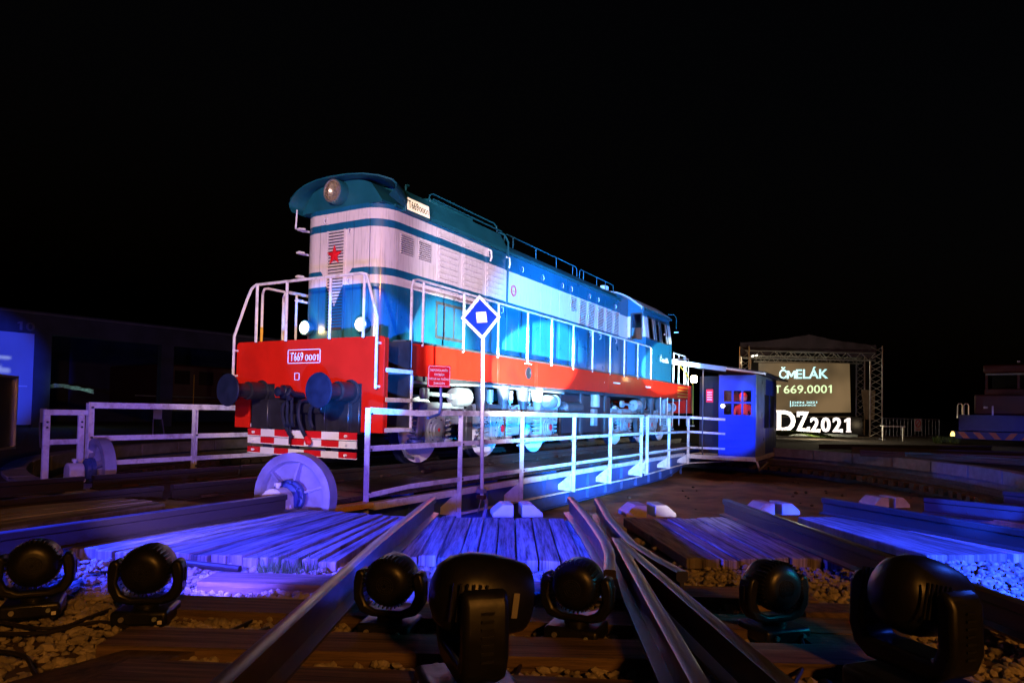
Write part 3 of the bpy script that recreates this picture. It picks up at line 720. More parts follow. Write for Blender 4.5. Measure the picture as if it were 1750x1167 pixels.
MB().tube([SC+Vector((.07, .02, -.1)), SC+Vector((.11, .03, -.38)), SC+Vector((.05, .02, -.50)), SC+Vector((-.22, -.0, -.55))], .02, 8).build('bracket', M_bars, wb_)

# blocks that take the locking bolts, in pairs on the pit edge
random.seed(5)
for k, (ul, ur, yb, yt) in enumerate(((842, 928, 884, 862), (1070, 1156, 884, 863), (1294, 1368, 880, 860), (1494, 1556, 868, 852))):
    mid = (ul+ur)/2
    for s in (-1, 1):
        gap = .095*(ur-ul)
        z0 = -.15; c = at(mid, yb, z=z0); e = at(ur if s > 0 else ul, yb, z=z0); ax = (e-c); L = ax.length; ax.normalize(); dp = Vector((-ax.y, ax.x, 0))
        if dp.dot(c-CAM) < 0: dp = -dp
        g_ = L*.17; poly = [(g_, 0), (L, 0), (L, .04), (L*.62, .12), (g_, .12)]
        V = [c+ax*x+Vector((0, 0, z))+dp*dd for dd, sh in ((0, 1), (.28, 1)) for x, z in poly]
        side = 'left' if s < 0 else 'right'
        nth = ('pair nearest the diamond sign', 'second pair from the sign', 'third pair from the sign', 'rightmost pair')[k]
        o = MB().add(V, [(i, (i+1) % 5, 5+(i+1) % 5, 5+i) for i in range(5)]+[(0,1,2,3,4), (5,6,7,8,9)]).build('bolt_block', M_block, None, bev=.006)
        tag(o, f'white wedge block, {side} one of the {nth}', 'block', 'pairs of white wedge blocks on the pit edge')
#PART3
# ================================================================== LOCOMOTIVE
loco = empty('locomotive', (0, 0, 0), label='red, white and teal diesel locomotive with a long hood standing on the turntable', cat='locomotive')
L_ = loco
# --- red front plate, headstock and steps
def arcpts(cx, cy, r, a0, a1, n=5): return [(cx+r*math.cos(R(a0+(a1-a0)*i/n)), cy+r*math.sin(R(a0+(a1-a0)*i/n))) for i in range(n+1)]
poly = [(-1.49, .53), (-1.10, .53), (-1.10, 1.20), (-.62, 1.20), (-.62, 1.02), (.62, 1.02), (.62, 1.20), (1.17, 1.20), (1.17, .53), (1.49, .53)]+arcpts(1.43, 1.79, .06, 0, 90)+arcpts(-1.43, 1.79, .06, 90, 180)
MB().prism(poly, 0, .62, .66).build('front_plate', M_red, L_, bev=.006)
for s in (-1, 1):
    MB().box(.661, 1.24, s*1.47-.012, s*1.47+.012, .53, 1.84).build('step_side', M_red, L_) if s > 0 else MB().box(.661, .72, -1.48, -1.40, .53, 1.83).build('step_side', M_red, L_)
    MB().box(1.20, 1.24, min(s*1.0, s*1.46), max(s*1.0, s*1.46), .53, 1.83).build('step_back', M_black, L_)
    for z in (.57, .985, 1.39): MB().box(.67, 1.26, min(s*1.12, s*1.485), max(s*1.12, s*1.485), z-.03, z+.03).build('step', M_white, L_, bev=.005)
    MB().box(1.235, 1.265, min(s*1.44, s*1.485), max(s*1.44, s*1.485), .54, 1.35).build('step_edge', M_white, L_)
MB().box(.66, 1.25, -1.0, 1.0, .92, 1.84).build('headstock', M_red, L_)
MB().box(.64, 1.2, -1.05, 1.14, .50, 1.0).build('buffer_beam', M_black, L_, bev=.01)
for y in (.82, .45, -.35, -.80): MB().box(.60, .645, y-.09, y+.09, .50, .97).build('beam_plate', M_black, L_, bev=.008)
MB().box(.55, .645, -.42, .42, .78, .92).build('coupler_pocket', M_black, L_, bev=.01)
for s in (-1, 1):
    bf = MB().lathe((.66, s*.90, 1.09), (-1, 0, 0), [(0, .17), (.04, .17), (.05, .135), (.30, .135), (.31, .105), (.60, .105)], 28).build('buffer', M_black, L_)
    MB().lathe((.06, s*.90, 1.09), (-1, 0, 0), [(0, .08), (.01, .225), (.035, .238), (.05, .23), (.062, 0)], 36).build('buffer_head', M_gear, bf, ang=25)
    MB().box(.645, .66, s*.90-.26, s*.90+.26, .93, 1.24).build('buffer_plate', M_black, bf, bev=.005)
text('number', 'T669', (.618, .175, 1.60), (0, -1, 0), (0, 0, 1), .27, .13, M_clean, L_, ex=-.003, off=.012)
text('number', '0001', (.618, -.135, 1.583), (0, -1, 0), (0, 0, 1), .27, .092, M_clean, L_, ex=-.003, off=.008)
for y0, y1, z0, z1 in ((-.31, .35, 1.695, 1.705), (-.31, .35, 1.50, 1.51), (-.31, -.30, 1.50, 1.705), (.34, .35, 1.50, 1.705)): MB().box(.613, .6195, y0, y1, z0, z1).build('number_frame', M_clean, L_)
for y0, y1, z0, z1 in ((.10, .20, 1.355, 1.362), (.10, .20, 1.255, 1.262), (.10, .107, 1.255, 1.362), (.193, .20, 1.255, 1.362)): MB().box(.613, .6195, y0, y1, z0, z1).build('mark_frame', M_clean, L_)
# hook, coupling, hoses
hk = MB().tube([(.62, .02, 1.03), (.45, .02, 1.05), (.36, .02, 1.09), (.33, .02, 1.03), (.37, .02, .98)], .045, 10).build('coupling_hook', M_gear, L_)
MB().lathe((.60, .30, 1.08), (-1, 0, 0), [(0, .10), (.1, .10), (.12, .07), (.2, .07), (.22, 0)], 16).build('coupling_cap', M_gear, L_)
for y in (.0, .09): MB().tube([(.40, y, 1.0), (.40, y, .72), (.42, y, .60)], .022, 8).build('coupling_link', M_gear, L_)
MB().cyl((.42, -.02, .60), (.42, .13, .60), .03, n=10).cyl((.42, .045, .60), (.42, .045, .33), .014, n=8).build('coupling_screw', M_gear, L_)
for y0, pts in ((.22, [(.6, .22, .92), (.45, .22, .90), (.42, .20, .72), (.44, .10, .50), (.42, .0, .44)]), (-.12, [(.6, -.12, .95), (.44, -.12, .93), (.41, -.13, .72), (.43, -.20, .52), (.42, -.30, .42)]), (-.3, [(.6, -.30, .90), (.48, -.30, .86), (.46, -.30, .70), (.48, -.33, .58)])):
    P_ = [Vector(p) for p in pts]; fine = []
    for i in range(len(P_)-1):
        p0 = P_[max(i-1, 0)]; p1 = P_[i]; p2 = P_[i+1]; p3 = P_[min(i+2, len(P_)-1)]
        for k in range(4):
            t = k/4; fine.append(.5*((2*p1)+(p2-p0)*t+(2*p0-5*p1+4*p2-p3)*t*t+(3*p1-p0-3*p2+p3)*t**3))
    fine.append(P_[-1]); MB().tube(fine, .028, 8).build('brake_hose', M_gear, L_)
MB().lathe((.42, -.28, .44), (-.1, -.55, -.6), [(0, .03), (.02, .045), (.10, .045), (.13, .02), (.13, 0)], 12).build('hose_cock', M_logred, L_)
# striped snow guard, three boards
RW = .315
for i, (z0, z1) in enumerate(((.42, .53), (.31, .41), (.165, .26))):
    ms = stripes_mat('guard_stripes' + '_b'*(i % 2), 1, RW*2, (.8, .8, .8), (.62, .008, .015), .5*(i % 2)+.755)
    for s in (-1, 1):
        b = MB(); p0 = Vector((.50, 0, 0)); p1 = Vector((.60, s*1.09, 0)); zt = -.0
        b.bar((.50, s*.004, (z0+z1)/2), (.56, s*1.09, (z0+z1)/2), .025, z1-z0-.008)
        b.build('guard_board', ms, L_)
        MB().bar((.505, s*.004, z0+.002), (.565, s*1.09, z0+.002), .035, .012).build('guard_edge', M_clean, L_)
    for y in (-.93, .93, 0): MB().cyl((.53, y, (z0+z1)/2), (.50, y, (z0+z1)/2), .02, n=8).build('guard_bolt', M_clean, L_)
for y in (-.7, .12, .7): MB().box(.56, .62, y-.06, y+.06, .16, .55).build('guard_strut', M_gear, L_)

# --- frame side, walkway
for s in (-1, 1):
    y0, y1 = sorted((s*1.30, s*1.335))
    for xa, xb in ((1.265, 3.86), (3.875, 5.33), (5.345, 9.15), (9.16, 12.6), (12.61, 14.7), (14.71, 16.42)):
        ins = 0 if s < 0 else 0
        MB().box(xa, xb, y0, y1, 1.355, 1.83).build('side_panel', M_red, L_, bev=.008)
    MB().box(1.26, 16.42, min(s*1.1, s*1.35), max(s*1.1, s*1.35), 1.832, 1.862).build('walkway_edge', M_under, L_)
    for x in (1.30, 3.9, 5.28, 5.38): MB().box(x, x+.035, min(s*1.337, s*1.345), max(s*1.337, s*1.345), 1.37, 1.82).build('panel_edge', M_red, L_, bev=.003)
    MB().lathe((5.02, s*1.336, 1.60), (0, s, 0), [(0, .12), (.012, .12), (.012, .085), (-.02, .08), (-.02, 0)], 20).build('filler_cap', M_black, L_)
    for x, z, l in ((9.5, 1.62, .5), (12.0, 1.62, .45), (8.9, 1.60, .02)): MB().box(x, x+l, min(s*1.336, s*1.338), max(s*1.336, s*1.338), z-.018, z+.018).build('small_plate', M_clean, L_)
    MB().box(4.85, 5.15, min(s*1.336, s*1.338), max(s*1.336, s*1.338), 1.77, 1.785).build('small_plate', M_clean, L_)
MB().box(1.25, 16.4, -1.12, 1.12, 1.30, 1.84).build('underframe', M_under, L_)
for z in (1.44, 1.54, 1.64, 1.74):
    for x, l in ((12.55, .7), (15.2, 1.2)): MB().box(x, x+l, -1.345, -1.338, z-.012, z+.012).build('step_slat', M_yellow if x > 13 else M_red, L_)

# --- hood body
HW = .86
def round_rect(x0, x1, hw, r, n=8):
    pts = [(x0+r-r*math.cos(R(90*i/n)), -hw+r-r*math.sin(R(90*i/n))) for i in range(n+1)]
    pts = [(x, y) for x, y in pts]
    return pts[::1]
r_ = .38; n8 = 10; HX = 1.25
corner = [(HX+r_*(1-math.cos(R(90*i/n8))), -HW+r_*(1-math.sin(R(90*i/n8)))) for i in range(n8+1)]      # from the front face round to the side
outline = corner+[(11.15, -HW)]+[(11.15, HW)]+[(x, -y) for x, y in reversed(corner)]
hb = MB(); zs = [1.862, 2.74, 2.875, 2.99, 3.605, 3.72, 3.885, 3.96]; m_ = len(outline)
for z in zs: hb.v += [Vector((x, y, z)) for x, y in outline]
for k in range(len(zs)-1):
    for i in range(m_): hb.f.append((k*m_+i, k*m_+(i+1) % m_, (k+1)*m_+(i+1) % m_, (k+1)*m_+i))
hb.f += [tuple(range(m_))[::-1], tuple(range((len(zs)-1)*m_, len(zs)*m_))]
hood = hb.build('hood', M_hood, L_, ang=30)
# narrower link between hood and cab
MB().box(11.152, 12.0, -.80, .80, 1.862, 4.15).build('hood_end', M_hood, L_, bev=.06, seg=3)
# roof sections: side wall leaning in, then a shallow arch
def roof_prof(w0, z0, w1, z1, zc, n=8):
    p = [(-w0, z0), (-w0, z0+.03)]
    for i in range(2*n+1):
        t = -1+i/n; y = w1*t; e = abs(t)**3.0
        p.append((y, zc-(zc-z1)*e))
    p += [(w0, z0+.03), (w0, z0)]; return p
MB().prism(roof_prof(.90, 3.955, .70, 4.33, 4.43), 0, 1.76, 4.92).build('roof', M_roof, L_, ang=30)
MB().prism(roof_prof(.885, 3.955, .70, 4.15, 4.30), 0, 4.925, 8.72).build('roof', M_roof, L_, ang=30)
MB().prism(roof_prof(.885, 3.955, .70, 4.15, 4.30), 0, 8.73, 11.15).build('roof', M_roof, L_, ang=30)
# arched nose fairing with a flared visor round it
nb = MB(); prof = roof_prof(.84, 3.95, .62, 4.26, 4.36, 10); mp_ = len(prof)
nb.v += [Vector((1.262, y*.98, z)) for y, z in prof]+[Vector((1.765, y, z)) for y, z in prof]
nb.f += [(i, (i+1) % mp_, mp_+(i+1) % mp_, mp_+i) for i in range(mp_)]+[tuple(range(mp_)), tuple(range(mp_, 2*mp_))[::-1]]
nb.build('nose_cowl', M_teal if False else M_roof, L_, ang=30)
vz = [(-1.02, 4.02), (-1.10, 4.10), (-1.12, 4.17), (-1.05, 4.24), (-.85, 4.31), (-.6, 4.355), (-.3, 4.375), (0, 4.38), (.3, 4.375), (.6, 4.355), (.85, 4.31), (1.05, 4.24), (1.12, 4.17), (1.10, 4.10), (1.02, 4.02)]
vb = MB(); back = [(-.90, 3.96), (-.905, 4.0), (-.905, 4.06), (-.88, 4.16), (-.80, 4.27), (-.6, 4.365), (-.3, 4.415), (0, 4.43), (.3, 4.415), (.6, 4.365), (.80, 4.27), (.88, 4.16), (.905, 4.06), (.905, 4.0), (.90, 3.96)]
nv_ = len(vz)
def vx(y): return 1.02+.22*(abs(y)/1.12)**2
layers = [[Vector((vx(y), y, z)) for y, z in vz], [Vector((1.82, y, z)) for y, z in back], [Vector((1.82, y*.98, z-.018)) for y, z in back], [Vector((vx(y), y*.985, z-.02)) for y, z in vz]]
for l in layers: vb.v += l
for k in range(4):
    for i in range(nv_-1):
        vb.f.append((k*nv_+i, k*nv_+i+1, ((k+1) % 4)*nv_+i+1, ((k+1) % 4)*nv_+i))
vb.f += [(0, nv_, 2*nv_, 3*nv_), (nv_-1, 2*nv_-1, 3*nv_-1, 4*nv_-1)]
vb.build('visor', M_roof, L_, ang=40)
# top headlight
hl = MB().lathe((1.262, .03, 4.18), (-1, 0, 0), [(0, .19), (.14, .19), (.16, .18), (.165, .168), (.15, .166), (.02, .16), (.02, 0)], 36).build('headlight', M_roof, L_, ang=30)
MB().lathe((1.102, .03, 4.18), (1, 0, 0), [(0, .163), (.03, .145), (.07, .105), (.10, .05), (.105, .0)], 36, caps=False).build('reflector', M_brass, hl)
MB().lathe((1.262-.155, .03, 4.18), (-1, 0, 0), [(0, .178), (.014, .178), (.014, .155), (0, .155)], 36).build('headlight_ring', M_alu, hl)
MB().lathe((1.10, .03, 4.18), (-1, 0, 0), [(0, .158), (.012, .13), (.02, .07), (.022, 0)], 36, caps=False).build('lens', M_glass, hl)
# lower marker lamps (lit)
for y in (.60, -.56):
    ml = MB().lathe((1.24, y, 2.11), (-1, 0, 0), [(0, .12), (.08, .12), (.09, .105), (.07, .10), (.07, 0)], 28).build('headlight', M_teal, L_)
    MB().lathe((1.165, y, 2.11), (-1, 0, 0), [(0, .1), (.02, .095), (.035, .05), (.04, 0)], 28).build('lit_lens', M_head, ml)
    lamp('POINT', 'marker_lamp', (1.02, y, 2.11), None, (1, .72, .3), 9, shadow_soft_size=.06)
# louvre strip on the nose: slats over a dark opening
us = unit_box('slat', M_hood); lv = MB().box(1.238, 1.249, .05-.165, .05+.165, 2.06, 3.60).build('nose_louvre', M_dark, L_)
z = 3.585
while z > 2.07:
    place(us, 'slat', lv, (1.232, .05, z), (.016, .345, .026), (0, R(20), 0)); z -= .0475
for y in (-.125, .225): MB().box(1.225, 1.249, y-.012, y+.012, 2.05, 3.62).build('louvre_frame', M_hood, L_)
pts = []
for k in range(10):
    a = R(90+36*k); r = .155 if k % 2 == 0 else .062; pts.append((r*math.cos(a), r*math.sin(a)))
st = MB().prism([(.05-x, 3.21+y) for x, y in pts], 0, 1.195, 1.21); st.add([(1.18, .05, 3.21)]+[(1.195, .05-x, 3.21+y) for x, y in pts], [(0, i+1, (i+1) % 10+1) for i in range(10)]); st.build('red_star', M_logred, L_, smooth=False)
for y, z in ((.27, 3.79), (-.24, 3.57), (-.24, 2.80)): MB().tube([(1.25, y, z+.03), (1.20, y, z+.02), (1.19, y, z-.04), (1.22, y, z-.06)], .008, 6).build('nose_hook', M_clean, L_)
for y in (.40, -.30, -.62): MB().box(1.2475, 1.2495, y-.002, y+.002, 2.0, 3.7).build('door_seam', M_dark, L_)
# side details
def side(x): return -HW-x
def louvre(x0, x1, z0, z1, n):
    f = MB().box(x0, x1, -HW-.004, -HW+.01, z0, z1).build('side_louvre', M_dark, L_)
    for i in range(n):
        z = z0+(i+.5)*(z1-z0)/n; place(us, 'slat', f, ((x0+x1)/2, -HW-.010, z), (x1-x0+.01, .014, (z1-z0)/n*.55), (R(-22), 0, 0))
louvre(1.68, 1.99, 3.26, 3.56, 9); louvre(2.13, 2.46, 3.26, 3.56, 9)
louvre(7.92, 8.25, 3.24, 3.58, 8)
for x0, x1 in ((8.43, 8.80), (8.95, 9.33), (9.58, 9.95), (10.14, 10.55), (10.72, 11.05)): louvre(x0, x1, 2.94, 3.58, 16)
def hdoor(x0, x1, z0=1.93, z1=3.80, proud=.006, h=True, seam=True):
    d = MB()
    return None
# doors: thin proud panels kept clear of the louvres so that their gaps read as seams
for x0, x1, z0, z1 in ((2.62, 3.27, 2.72, 3.83), (3.36, 4.06, 2.72, 3.83), (4.15, 4.86, 2.72, 3.90)):
    d = MB().box(x0, x1, -HW-.010, -HW, z0, z1).build('louvred_door', M_hood, L_, bev=.003)
    nn = 11
    for i in range(nn): place(us, 'slat', d, ((x0+x1)/2, -HW-.013, z0+.06+(z1-z0-.12)*i/(nn-1)), (x1-x0-.10, .016, .05), (R(-14), 0, 0))
for x0, x1 in ((4.95, 5.42), (5.43, 6.38), (6.39, 6.86), (6.87, 7.31), (7.32, 7.86)):
    d = MB().box(x0, x1, -HW-.007, -HW, 1.93, 3.82).build('door', M_hood, L_, bev=.003)
for x0, x1 in ((7.88, 8.31), (8.38, 8.87), (8.9, 9.44), (9.47, 10.02), (10.05, 10.64), (10.67, 11.12)):
    for z0, z1 in ((1.93, 2.90), (3.60, 3.82)): MB().box(x0, x1, -HW-.007, -HW, z0, z1).build('door', M_hood, L_, bev=.003)
for x0, x1 in ((1.45, 1.62), (1.63, 2.06), (2.08, 2.6)):
    MB().box(x0+.0, x1, -HW-.005, -HW, 1.93, 2.70).build('door', M_hood, L_, bev=.002) if x0 > 1.6 else None
wp = MB().box(2.62, 3.45, -HW-.010, -HW, 2.04, 2.66).build('glazed_door', M_under, L_, bev=.004)
for x0, x1 in ((2.66, 2.84), (2.88, 3.12), (3.16, 3.41)): MB().box(x0, x1, -HW-.016, -HW-.011, 2.09, 2.61).build('pane', mat('blue_glass', (.02, .12, .25), .08, 0, .05), wp, bev=.002)
MB().box(3.50, 4.86, -HW-.008, -HW, 1.95, 2.66).build('door', M_hood, L_, bev=.003)
for x in (5.54, 6.46, 7.45, 7.93, 9.00, 9.57, 10.77): MB().tube([(x, -HW-.008, 3.79), (x+.0, -HW-.030, 3.775), (x+.005, -HW-.034, 3.71), (x, -HW-.02, 3.68)], .007, 6).build('door_handle', M_clean, L_)
for x in (4.74, 9.04, 9.69, 10.81): MB().tube([(x, -HW-.005, 2.86), (x, -HW-.05, 2.85), (x, -HW-.05, 2.76), (x, -HW-.01, 2.74)], .007, 6).build('door_handle', M_clean, L_)
for x in (4.20, 4.89): MB().tube([(x, -HW-.005, 3.86), (x+.03, -HW-.06, 3.84), (x+.04, -HW-.07, 3.72), (x+.03, -HW-.05, 3.64)], .018, 6).build('door_handle', M_clean, L_)
MB().box(1.5, 11.15, -HW-.035, -HW, 3.925, 3.965).build('gutter', M_roof, L_)
MB().box(1.5, 11.15, HW, HW+.035, 3.925, 3.965).build('gutter', M_roof, L_)
MB().tube([(4.86, -.70, 4.36), (4.88, -.82, 4.30), (4.90, -.90, 4.15), (4.91, -.90, 3.7), (4.91, -.88, 2.0)], .02, 6).build('drain_pipe', M_roof, L_)
# round works emblem
em = MB().lathe((5.20, -HW-.008, 3.25), (0, -1, 0), [(0, .115), (.004, .115), (.004, .095), (0, .095)], 32).build('emblem', M_logred, L_)
MB().lathe((5.20, -HW-.008, 3.25), (0, -1, 0), [(0, .082), (.003, .082), (.003, .07), (0, .07)], 32).build('emblem_ring', M_logred, em)
for k in range(16):
    a = R(22.5*k); MB().box(-.006, .006, 0, .003, -.006, .006) ; MB().cyl((5.20+.088*math.cos(a), -HW-.008, 3.25+.088*math.sin(a)), (5.20+.088*math.cos(a), -HW-.013, 3.25+.088*math.sin(a)), .006, n=6).build('emblem_tooth', M_logred, em)
text('emblem_letters', 'ČKD', (5.20, -HW-.009, 3.25), (1, 0, 0), (0, 0, 1), .11, .05, M_logred, em, ex=.002)
# lit number board
c0 = Vector((2.0, -.93, 4.03)); rv_ = Vector((1, 0, 0)); tiltu = Vector((0, .12, .99)).normalized()
nbx = MB(); q = [(-.32, -.13), (.32, -.13), (.32, .13), (-.32, .13)]
nbx.add([c0+rv_*x+tiltu*y+Vector((0, .12, 0)) for x, y in q]+[c0+rv_*x+tiltu*y for x, y in q], [(0,1,2,3),(4,5,6,7),(0,1,5,4),(1,2,6,5),(2,3,7,6),(3,0,4,7)])
nbb = nbx.build('number_board', M_roof, L_, bev=.012, seg=2)
nf = MB(); q = [(-.285, -.10), (.285, -.10), (.285, .10), (-.285, .10)]; nn_ = Vector((0, -1, .12)).normalized()
nf.add([c0+rv_*x+tiltu*y for x, y in q]+[c0+rv_*x+tiltu*y+nn_*.008 for x, y in q], [(0,1,2,3),(4,5,6,7),(0,1,5,4),(1,2,6,5),(2,3,7,6),(3,0,4,7)]); nf.build('lit_face', M_plate, nbb, bev=.004)
text('number', 'T669', c0+nn_*.009+Vector((-.13, 0, .0)), rv_, tiltu, .255, .125, M_dark, nbb, ex=.002, off=.008)
text('number', '0001', c0+nn_*.009+Vector((.135, 0, -.015)), rv_, tiltu, .24, .09, M_dark, nbb, ex=.002, off=.004)
# roof grab rails
def tubes(name, lst, r, m=M_white, par=None):
    for t in lst: MB().tube(t, r, 6).build(name, m, par or L_)
for y in (-.72, .72):
    tubes('roof_rail', [[(2.55, y, 4.33), (2.58, y, 4.43), (2.66, y, 4.475), (4.65, y, 4.475), (4.73, y, 4.44), (4.76, y, 4.34)], [(2.6, y*1.08, 4.36), (4.85, y*1.08, 4.36)]], .014, M_roof)
    tubes('roof_rail', [[(5.05, y, 4.15), (5.05, y, 4.33), (5.13, y, 4.38), (8.46, y, 4.38), (8.54, y, 4.33), (8.56, y, 4.15)], [(8.70, y, 4.15), (8.72, y, 4.33), (8.79, y, 4.37), (10.96, y, 4.36), (10.98, y, 4.15)]]+[[(x, y, 4.15), (x, y, 4.375)] for x in (5.4, 6.4, 7.4, 8.3, 8.95, 9.8, 10.4)], .012, M_roof)
MB().tube([(2.28, -.45, 4.46), (2.28, -.45, 4.55), (2.35, -.45, 4.56)], .02, 6).build('roof_lug', M_roof, L_)
MB().box(10.7, 10.95, -.6, -.45, 4.22, 4.33).build('roof_light', M_clean, L_, bev=.01)
MB().box(3.0, 4.4, -.4, .4, 4.47, 4.56).build('fan_cover', M_roof, L_, bev=.02); MB().box(6.0, 7.0, -.3, .3, 4.28, 4.36).build('hatch', M_roof, L_, bev=.02)
# climbing irons and mirror bar on the far front corner
for z in (3.72, 3.34, 2.95, 2.56):
    MB().tube([(1.30, .80, z), (1.28, .90, z+.02), (1.30, .97, z+.02), (1.42, .97, z+.02), (1.45, .86, z)], .018, 6).build('climbing_iron', M_clean, L_)
MB().tube([(1.28, .97, 4.05), (1.27, .98, 3.74)], .014, 6).build('mirror_bar', M_clean, L_)

# --- hand rails
RT_ = .021
front = [(.55, 1.47, 1.30), (.55, 1.47, 1.94), (.55, 1.20, 2.50), (.55, 1.10, 2.66), (.55, 1.0, 2.71), (.55, -1.12, 2.715), (.55, -1.20, 2.69), (.55, -1.23, 2.62), (.55, -1.41, 2.09), (.55, -1.41, 1.13)]
fr = MB().tube(front, RT_, 8).build('front_handrail', M_white, L_)
for y in (1.0, .355, -.52, -1.15): MB().tube([(.57, y, 1.83), (.57, y, 2.70)], RT_, 8).build('upright', M_white, fr)
for y, z in ((1.47, 1.72), (1.47, 1.33), (-1.41, 1.75), (-1.41, 1.16)): MB().bar((.55, y, z), (.63, y, z), .04, .03).build('bracket', M_white, fr)
rr = MB().tube([(.95, 1.33, 1.86), (.95, 1.33, 2.66), (.98, 1.33, 2.74), (1.05, 1.33, 2.76), (2.2, 1.33, 2.76)], .02, 8).build('stair_rail', M_white, L_)
MB().tube([(1.42, 1.33, 1.86), (1.42, 1.33, 2.75)], .02, 8).build('upright', M_white, rr)
for x in (.95, 1.42): MB().tube([(x, 1.33, 1.86), (x, 1.33, 2.12)], .022, 8).build('yellow_foot', M_yellow, rr)
for s in (-1, 1):
    y = s*1.335
    sr = MB().tube([(1.38, y, .98), (1.38, y, 2.66), (1.42, y, 2.75), (1.50, y, 2.775), (12.30, y, 2.775), (12.42, y, 2.75), (12.45, y, 2.66), (12.45, y, 1.86)], RT_, 8).build('side_handrail', M_white, L_)
    for x in (1.66, 2.75, 3.86, 4.96, 6.0, 7.07, 8.15, 9.26, 10.26, 11.31): MB().tube([(x, y, 1.80), (x, y, 2.77)], RT_, 8).build('upright', M_white, sr)
    # rear platform rail and stair
    rp = MB().tube([(14.72, y, 1.86), (14.72, y, 2.80), (16.05, y, 2.80), (16.12, y, 2.76), (16.14, y, 1.86)], RT_, 8).build('rear_handrail', M_white, L_)
    for x in (15.3, 15.95): MB().tube([(x, y, 1.84), (x, y, 2.8)], RT_, 8).build('upright', M_white, rp)
    MB().tube([(14.75, y, 2.5), (15.3, y, 2.5), (15.45, y, 2.44), (16.85, y*1.04, 1.95), (16.92, y*1.04, 1.8), (16.92, y*1.04, .55)], .02, 8).build('stair_rail', M_yellow, L_)
    for x in (13.4, 14.1, 14.7, 15.4, 16.3): MB().tube([(x, y, 1.36), (x, y, .5)], .014, 6).build('step_hanger', M_white, L_)
    MB().box(16.75, 17.05, min(s*1.2, s*1.42), max(s*1.2, s*1.42), .46, .50).build('step', M_white, L_)
# rear plate and buffers (facing away)
MB().box(16.42, 16.62, -1.45, 1.45, .9, 1.83).build('rear_plate', M_red, L_, bev=.01)
for s in (-1, 1): MB().lathe((16.62, s*.9, 1.09), (1, 0, 0), [(0, .135), (.3, .135), (.31, .105), (.55, .105), (.56, .23), (.61, .23), (.62, 0)], 24).build('buffer', M_black, L_)
MB().tube([(16.6, 1.3, 1.8), (16.6, 1.3, 2.75), (16.6, -1.3, 2.75), (16.6, -1.3, 1.8)], .02, 8).build('rear_end_rail', M_white, L_)

# --- cab
CB = MB(); yw = 1.33
prof = [(-yw, 1.862), (-yw, 3.03), (-yw+.07, 3.62), (-yw+.10, 3.84)]
arch = []
for i in range(1, 16):
    t = -1+i/8; arch.append((1.23*t, 4.40-.56*abs(t)**2.4))
prof_full = prof+arch+[(yw-.10, 3.84), (yw-.07, 3.62), (yw, 3.03), (yw, 1.862)]
# hollow shell: side walls with window openings, end walls, roof
def wall_side(s):
    ws_ = [(12.30, 12.86), (12.98, 13.40), (13.50, 14.12)] ; z0, z1 = 3.0, 3.66
    def P(x, z):
        y = yw if z <= 3.03 else yw-.07*(z-3.03)/.59 if z <= 3.62 else yw-.07-.03*(z-3.62)/.22
        return Vector((x, s*y, z))
    xs = [12.0]; 
    for a, b_ in ws_: xs += [a, b_]
    xs.append(14.5); zs_ = [1.862, 3.0, 3.03, 3.62, 3.66, 3.84]; b = MB()
    for i in range(len(xs)-1):
        op = any(abs(xs[i]-a) < 1e-6 for a, _ in ws_)
        for k in range(len(zs_)-1):
            if op and 1 <= k <= 3: continue
            q = [P(xs[i], zs_[k]), P(xs[i+1], zs_[k]), P(xs[i+1], zs_[k+1]), P(xs[i], zs_[k+1])]; inn = [v-Vector((0, s*.04, 0)) for v in q]
            b.add(q+inn, [(0,1,2,3),(4,5,6,7),(0,1,5,4),(1,2,6,5),(2,3,7,6),(3,0,4,7)])
    o = b.build('cab_side', M_cab, L_, smooth=False)
    for a, b_ in ws_:
        wf = MB(); A, B_, C_, D_ = P(a, z0), P(b_, z0), P(b_, z1), P(a, z1); t = Vector((0, s*.008, 0))
        for p, q in ((A, B_), (B_, C_), (C_, D_), (D_, A)): wf.bar(p+t, q+t, .03, .03, (0, s, .1))
        wo_ = wf.build('window', M_black, L_)
        MB().add([A-t*2, B_-t*2, C_-t*2, D_-t*2], [(0, 1, 2, 3)]).build('pane', M_glass, wo_, smooth=False)
wall_side(-1); wall_side(1)
